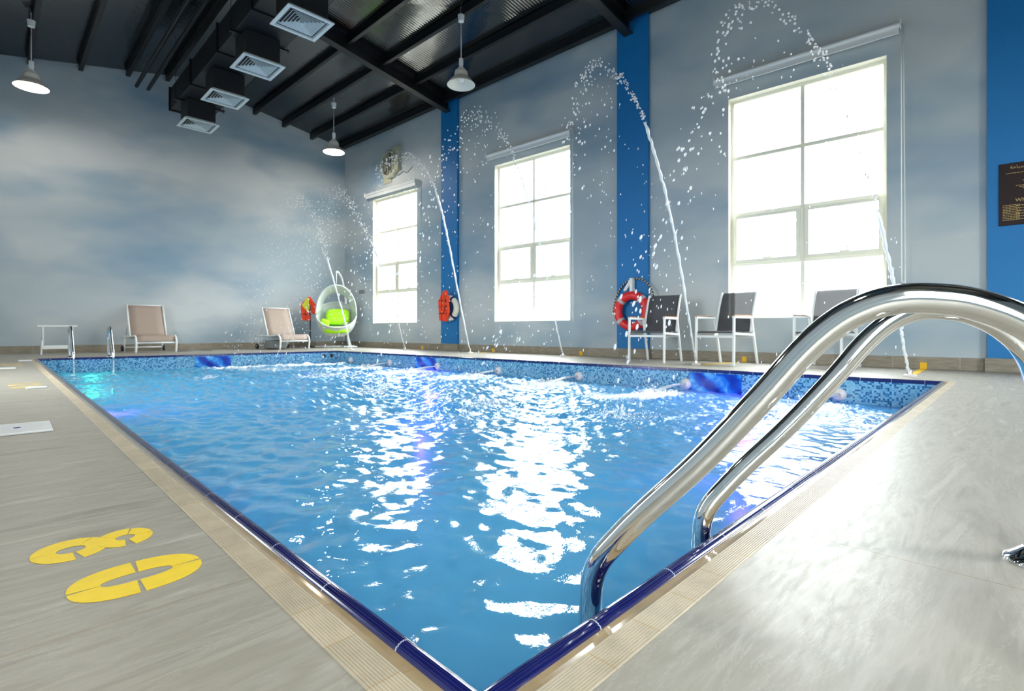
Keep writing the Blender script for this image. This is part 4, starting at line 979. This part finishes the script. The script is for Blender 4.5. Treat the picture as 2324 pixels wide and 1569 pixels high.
def floor_plate(x0, y0, x1, y1_, lab, art=False, rz=0):
    t = thing('floor_plate', lab, 'floor plate', loc=((x0+x1)/2, (y0+y1_)/2, 0), rz=rz, group='white plates on the left deck'); w, d = (x1-x0)/2, (y1_-y0)/2
    m = MB(); m.box((-w, -d, .0005), (w, d, .009)); obj('plate_body', m, 'plate', t, bevel=.002)
    if art:
        m = MB()
        for k in range(4): m.add([(w*.75*math.cos(a)*(.35+.2*k), d*.85*math.sin(a)*(.35+.2*k), .0095) for a in np.linspace(0, 2*PI, 40)[:-1]]+[(w*.75*math.cos(a)*(.34+.2*k), d*.85*math.sin(a)*(.34+.2*k), .0095) for a in np.linspace(0, 2*PI, 40)[:-1]], [(i, (i+1) % 39, 39+(i+1) % 39, 39+i) for i in range(39)])
        obj('embossed_ring', m, 'greyplate', t)
        m = MB(); m.lathe([(0, .0105), (.012, .0105), (.013, .009)], 16); obj('plate_hole', m, 'navycloth', t)
floor_plate(-.03, 3.06, .20, 3.37, 'white skimmer lid with round embossing lying on the left deck', True, -.02)
floor_plate(.19, 5.33, .31, 5.46, 'small white plate on the left deck beside the middle depth number')
floor_plate(.07, 8.25, .21, 8.45, 'white plate on the left deck before the far depth number')
floor_plate(.28, 10.1, .42, 10.35, 'small white plate near the far left corner of the pool')
# nozzles and tapes
JET = [
 ((6.196, .813), (3.51, 2.33), [(0, 0), (.027, .32), (.045, .65), (.08, 1.06), (.141, 1.67), (.217, 2.25), (.316, 2.80), (.364, 2.99), (.442, 3.17), (.563, 3.27), (.62, 3.2), (.664, 3.0), (.685, 2.75), (.70, 2.6), (.735, 2.32), (.79, 1.98), (.817, 1.71), (.87, 1.23), (.922, .83), (.96, .45), (1, -.24)], (6.45, .82, 7.43, .86)),
 ((6.36, 3.02), (2.88, 3.85), [(0, 0), (.058, .88), (.136, 1.9), (.221, 2.65), (.29, 3.1), (.38, 3.35), (.471, 3.39), (.51, 3.2), (.53, 2.95), (.557, 2.74), (.59, 2.42), (.65, 1.83), (.72, 1.13), (.8, .5), (.95, -.24)], (6.5, 2.95, 7.31, 2.80)),
 ((6.77, 5.54), (2.95, 5.16), [(0, 0), (.054, .54), (.141, 1.49), (.246, 2.4), (.344, 3.01), (.435, 3.3), (.53, 3.4), (.60, 3.25), (.66, 2.95), (.703, 2.74), (.742, 2.42), (.771, 2.12), (.808, 1.83), (.88, 1.1), (1, -.24)], (6.9, 5.5, 7.14, 5.48)),
 ((6.41, 7.5), (3.42, 7.33), [(0, 0), (.085, .92), (.175, 1.95), (.245, 2.64), (.329, 3.13), (.409, 3.31), (.5, 3.38), (.6, 3.22), (.66, 3.0), (.702, 2.68), (.742, 2.03), (.82, 1.2), (1, -.24)], (6.55, 7.5, 7.00, 7.55)),
 ((6.40, 9.67), (3.4, 9.2), [(0, 0), (.10, .9), (.25, 1.95), (.421, 2.75), (.487, 2.98), (.581, 3.1), (.65, 2.85), (.70, 2.3), (.76, 1.7), (.85, .9), (1, -.24)], (6.5, 9.7, 6.88, 9.73)),
 ((5.62, 10.58), (3.0, 10.2), [(0, 0), (.10, .91), (.22, 1.84), (.308, 2.55), (.398, 2.97), (.468, 3.11), (.56, 2.95), (.65, 2.4), (.75, 1.6), (.85, .8), (1, -.24)], None)]
names = ['beside the near end of the window wall', 'in front of the middle armchair', 'below the middle window', 'in front of the first blue pilaster', 'below the farthest window', 'in front of the egg chair']
for k, (P, Q, path, tp) in enumerate(JET):
    t = thing('jet_nozzle', 'white deck nozzle of the water jet '+names[k], 'nozzle', loc=(P[0], P[1], 0), group='deck nozzles of the water jets')
    m = MB(); m.lathe([(0, 0), (.055, 0), (.055, .012), (.045, .022), (.0, .024)], 20); obj('nozzle_base', m, 'pvc', t, smooth=True, angle=.6)
    m = MB(); m.lathe([(.014, .02), (.022, .02), (.018, .05), (.009, .055), (.0, .055)], 14); obj('nozzle_tip', m, 'chrome', t, smooth=True, angle=.6)
    if tp:
        x0, ya, x1, yb = tp; w = .065; m = MB()
        x1 = wall_x(yb)-.016
        a, b = Vector((x0-.15, ya, .0)), Vector((x1, yb, .0)); e = (b-a).normalized(); n = Vector((-e.y, e.x, 0))*w/2
        for q0, q1 in ((.0006, .004),):
            vs = [a-n, b-n, b+n, a+n]; vs = [v+Vector((0, 0, q0)) for v in vs]+[v+Vector((0, 0, q1)) for v in vs]
            m.add(vs, [(0, 1, 2, 3), (4, 5, 6, 7), (0, 1, 5, 4), (1, 2, 6, 5), (2, 3, 7, 6), (3, 0, 4, 7)])
        vs = [b-n, b+n, b+n+Vector((-.004, 0, .075)), b-n+Vector((-.004, 0, .075))]; vs += [v+Vector((-.006, 0, 0)) for v in vs]
        m.add(vs, [(0, 1, 2, 3), (4, 5, 6, 7), (0, 1, 5, 4), (1, 2, 6, 5), (2, 3, 7, 6), (3, 0, 4, 7)])
        o = obj('floor_tape', m, 'tape'); tag(o, 'yellow tape strip from wall to nozzle, '+names[k], 'tape', 'yellow tape strips over the nozzle hoses')

# ------------------------------------------------------------------ water jets
def interp(path, t):
    for (a, za), (b, zb) in zip(path, path[1:]):
        if t <= b: return za+(zb-za)*(t-a)/(b-a)
    return path[-1][1]
for k, (P, Q, path, tp) in enumerate(JET):
    P3, Q3 = Vector((P[0], P[1], 0)), Vector((Q[0], Q[1], 0)); D = Q3-P3; sp = smoothpath([(a, 0, z) for a, z in path], 6)
    pts = [P3+D*p.x+Vector((0, 0, p.z)) for p in sp]
    ap = max(range(len(sp)), key=lambda i: sp[i].z); r = random.Random(20+k)
    dist = (P3+D*.4).length; near = k < 2
    t = thing('water_jet', ['tallest nearest', 'second nearest', 'third', 'fourth', 'fifth', 'farthest'][k]+' water jet, arching up '+names[k], 'water jet', loc=P3, group='arching water jets over the pool')
    # unbroken stream: only the first part of the rise
    brk = {0: .43, 1: .62, 2: .62, 3: .6, 4: .5, 5: .45}[k]
    i1 = max(4, int(ap*brk)); m = MB(); st = [p-P3 for p in pts[:i1+1]]; st[0].z = .058
    fine = smoothpath(st, 3); fine = [p+Vector((r.gauss(0, .003), r.gauss(0, .003), 0)) for p in fine]
    rs = [(.011+.006*i/len(fine))*(1+.25*math.sin(i*1.7+r.random())) for i in range(len(fine))]
    m.tube(fine, rs, 10); obj('stream', m, 'spray', t, smooth=True)
    m = MB()
    def drop(p, s, el, tang):
        # tear elongated along its motion
        z = tang.normalized(); x = z.orthogonal().normalized(); y = z.cross(x)
        T = Matrix(((x.x, y.x, z.x, p.x), (x.y, y.y, z.y, p.y), (x.z, y.z, z.z, p.z), (0, 0, 0, 1)))
        m.sphere((0, 0, 0), (s, s, s*el), 6, 4, T)
    nn = len(pts)
    cnt = {0: 300, 1: 300, 2: 300, 3: 340, 4: 480, 5: 480}[k]; misty = k >= 4
    for q in range(cnt):
        f = r.random()
        if f < .42: u = i1+(ap-i1)*r.random()
        elif f < .62: u = ap+(nn-1-ap)*abs(r.gauss(0, .22))
        else: u = ap+(nn-1-ap)*r.random()
        u = min(u, nn-1.01); i = int(u); p = pts[i].lerp(pts[i+1], u-i)-P3; tg = pts[i+1]-pts[i]
        spread = .012+.08*max(0, (u-i1)/(ap-i1) if u < ap else 1+.6*(u-ap)/(nn-ap))*(.38 if near else .55)
        if misty: spread *= 1.7
        p = p+Vector((r.gauss(0, spread), r.gauss(0, spread), r.gauss(0, spread*.7)))
        if u > ap*.9 and r.random() < .35:  # stragglers that fall straight from the arch
            p.z -= abs(r.gauss(0, .5)); tg = Vector((D.x*.05, D.y*.05, -1))
        if p.z < WL+.02: continue
        s = r.uniform(.005, .0105) if not misty else r.uniform(.004, .009)
        v = min(2.6, abs(interp(path, sp[ap].x)-(p.z))); drop(p, s*1.1, 1.0+.55*v, tg)
    # drizzle below the arch
    for q in range({0: 190, 1: 260, 2: 220, 3: 120, 4: 200, 5: 200}[k]):
        a = r.uniform(.06, .95); zt = interp(path, a); zt = zt*r.random()**.8
        p = D*a+Vector((r.gauss(0, .14), r.gauss(0, .14), zt)); 
        if p.z < .05: continue
        drop(p, r.uniform(.0028, .0055), 1.5+r.random()*2, Vector((D.x*.04, D.y*.04, -1)))
    dr = obj('droplets', m, 'drop', t, smooth=True); dr['kind'] = 'stuff'

# wall returns with their spouts
for k, s in enumerate((.5, 1.81, 3.15, 4.55, 5.99, 7.45, 8.95)):
    Mx = MR @ Matrix.Translation((s, 0, -.172))
    t = thing('wall_return', 'round white inlet fitting on the mosaic pool wall, number %d from the far corner' % (k+1), 'inlet fitting', mw=Mx, group='round white inlets on the pool wall')
    m = MB(); m.lathe([(.062, 0), (.06, .012), (.045, .03), (.022, .038)], 28, Matrix.Rotation(PI/2, 4, 'X')); obj('cover_ring', m, 'pvc', t, smooth=True)
    m = MB(); m.lathe([(.022, .037), (.014, .030), (0, .028)], 14, Matrix.Rotation(PI/2, 4, 'X')); obj('eyeball', m, 'pvc', t, smooth=True)
    if k in (3, 4, 5, 6, 1, 2):
        t2 = thing('water_spout', 'short foaming spout from wall inlet number %d from the far corner' % (k+1), 'water spout', mw=Mx, group='foaming spouts along the pool wall')
        m = MB(); sgn = -.12
        q = [(0, -.035, 0), (sgn*.4, -.12, -.003), (sgn*.9, -.22, -.02), (sgn*1.5, -.33, -.055), (sgn*1.9, -.40, -.085)]
        m.tube(smoothpath(q, 5), [.009+.013*i/20 for i in range(21)], 10)
        obj('stream', m, 'spray', t2, smooth=True); m = MB()
        r = random.Random(50+k)
        for j in range(150):
            a = abs(r.gauss(0, .5)); p = Vector((sgn*(1.6+a*1.2)+r.gauss(0, .06), -.36-a*.22+r.gauss(0, .03), -.09+abs(r.gauss(0, .035))*(1.2-min(1, a)))); m.sphere(p, r.uniform(.004, .013), 6, 4)
        o = obj('foam', m, 'spray', t2, smooth=True); o['kind'] = 'stuff'
for k, s in enumerate((4.35, 4.50)):
    m = MB(); m.lathe([(.0, .004), (.024, .004), (.026, .012), (.034, .012), (.036, 0)], 20, Matrix.Rotation(PI/2, 4, 'X')); o = obj('overflow_port', m, 'rubber', None, smooth=True); o.matrix_world = MBk @ Matrix.Translation((s, 0, -.09))
    tag(o, ['left', 'right'][k]+' of two small dark ports on the far pool wall near the corner', 'port', 'dark ports near the far pool corner')
# splashes where the jets land
for k, (x, y, s) in enumerate(((3.51, 2.33, .30), (3.2, 3.5, .25), (2.95, 5.16, .22), (3.42, 7.33, .3), (3.4, 9.1, .35), (3.0, 9.6, .18))):
    m = MB(); r = random.Random(90+k)
    for j in range(230):
        a = r.uniform(0, 2*PI); d = min(abs(r.gauss(0, s)), 2.2*s); h = abs(r.gauss(0, .035))*max(.2, 1-d/s)
        if r.random() < .12: h += abs(r.gauss(0, .06))
        m.sphere((d*math.cos(a), d*math.sin(a), h+.004), r.uniform(.0025, .0065), 6, 4)
    o = obj('splash', m, 'spray', None, smooth=True); o.location = (x, y, WL); tag(o, 'spray of splashing drops on the water where the %s jet lands' % ['nearest', 'second nearest', 'third', 'fourth', 'fifth', 'farthest', 'farthest falling'][k], 'splash', 'splashes where the jets land', 'stuff')

# underwater lamps
def pool_lamp(Mx, s, z, colm, col, lab, e):
    t = thing('pool_lamp', lab, 'pool lamp', mw=Mx @ Matrix.Translation((s, 0, z)), group='underwater lamps')
    m = MB(); m.lathe([(.11, 0), (.11, .012), (.085, .022)], 28, Matrix.Rotation(PI/2, 4, 'X')); obj('lamp_ring', m, 'pvc', t, smooth=True)
    m = MB(); m.lathe([(.085, .018), (.05, .026), (0, .028)], 24, Matrix.Rotation(PI/2, 4, 'X')); obj('lamp_lens', m, colm, t, smooth=True)
    l = bpy.data.lights.new('underwater_light', 'POINT'); l.energy = e; l.color = col; l.shadow_soft_size = .06
    lo = bpy.data.objects.new('underwater_light', l); COL.objects.link(lo); lo.parent = t; lo.location = (0, -.16, .05)
pool_lamp(MR, 8.1, -.75, 'purple', (.42, .08, 1), 'violet underwater lamp below the deep blue picture tile', 20)
pool_lamp(MR, 2.9, -.75, 'purple', (.42, .08, 1), 'violet underwater lamp below the picture tile by the first pilaster', 20)
eL = (PL-PN).normalized(); nLin = Vector((1, 0, 0)); nLin = (nLin-eL*nLin.dot(eL)).normalized(); ML = on_edge(PN, eL, nLin)
pool_lamp(ML, 4.9, -.42, 'purple', (.40, .1, 1), 'violet underwater lamp on the left pool wall', 16)
pool_lamp(MBk, .65, -.62, 'green', (.02, 1, .5), 'green underwater lamp between the rails of the far ladder', 10)

# short dark cable on the deck by the end wall
m = MB(); m.tube(smoothpath([(2.72, 12.45, .008), (2.9, 12.3, .008), (3.1, 12.38, .008), (3.3, 12.2, .008)], 5), .008, 6); o = obj('cable', m, 'greyplate', None, smooth=True); tag(o, 'short dark cable lying on the deck between the two loungers', 'cable')

# ------------------------------------------------------------------ world, camera, view
SKY = 11.0
w = bpy.data.worlds.new('daylight'); S.world = w; w.use_nodes = True
wt = w.node_tree; wt.nodes.clear(); wo = N(wt, 'ShaderNodeOutputWorld')
tc = N(wt, 'ShaderNodeTexCoord'); sp = N(wt, 'ShaderNodeSeparateXYZ'); L(wt, tc.outputs['Generated'], sp.inputs[0])
# bright hazy sky above a pale ground
rw = ramp(wt, [(.0, (.9, .85, .78)), (.490, (1.3, 1.25, 1.2)), (.502, (SKY*.66, SKY*.69, SKY*.70)), (.75, (SKY*1.25, SKY*1.33, SKY*1.36)), (1, (SKY*1.7, SKY*1.85, SKY*1.95))])
L(wt, math_(wt, 'ADD', math_(wt, 'MULTIPLY', sp.outputs[2], .5), .5), rw.inputs[0])
bg = N(wt, 'ShaderNodeBackground'); L(wt, rw.outputs[0], bg.inputs[0]); L(wt, bg.outputs[0], wo.inputs[0])
cam = bpy.data.cameras.new('camera'); co = bpy.data.objects.new('camera', cam); COL.objects.link(co); S.camera = co
cam.sensor_width = 36; cam.lens = 1180/2324*36; cam.shift_y = -(784.5-748)/2324; cam.clip_start = .02
co.location = (0, 0, .45); co.rotation_euler = (PI/2, 0, -math.radians(45.1))
cam.dof.use_dof = True; cam.dof.focus_distance = 1.35; cam.dof.aperture_fstop = 7.0
S.view_settings.view_transform = 'Standard'; S.view_settings.look = 'None'; S.view_settings.gamma = 1; S.view_settings.use_curve_mapping = False
S.view_settings.exposure = 0.60
S.cycles.use_denoising = True; S.cycles.max_bounces = 8; S.cycles.diffuse_bounces = 4; S.cycles.glossy_bounces = 4; S.cycles.transparent_max_bounces = 12
S.cycles.sample_clamp_indirect = 8; S.cycles.caustics_reflective = False; S.cycles.caustics_refractive = False
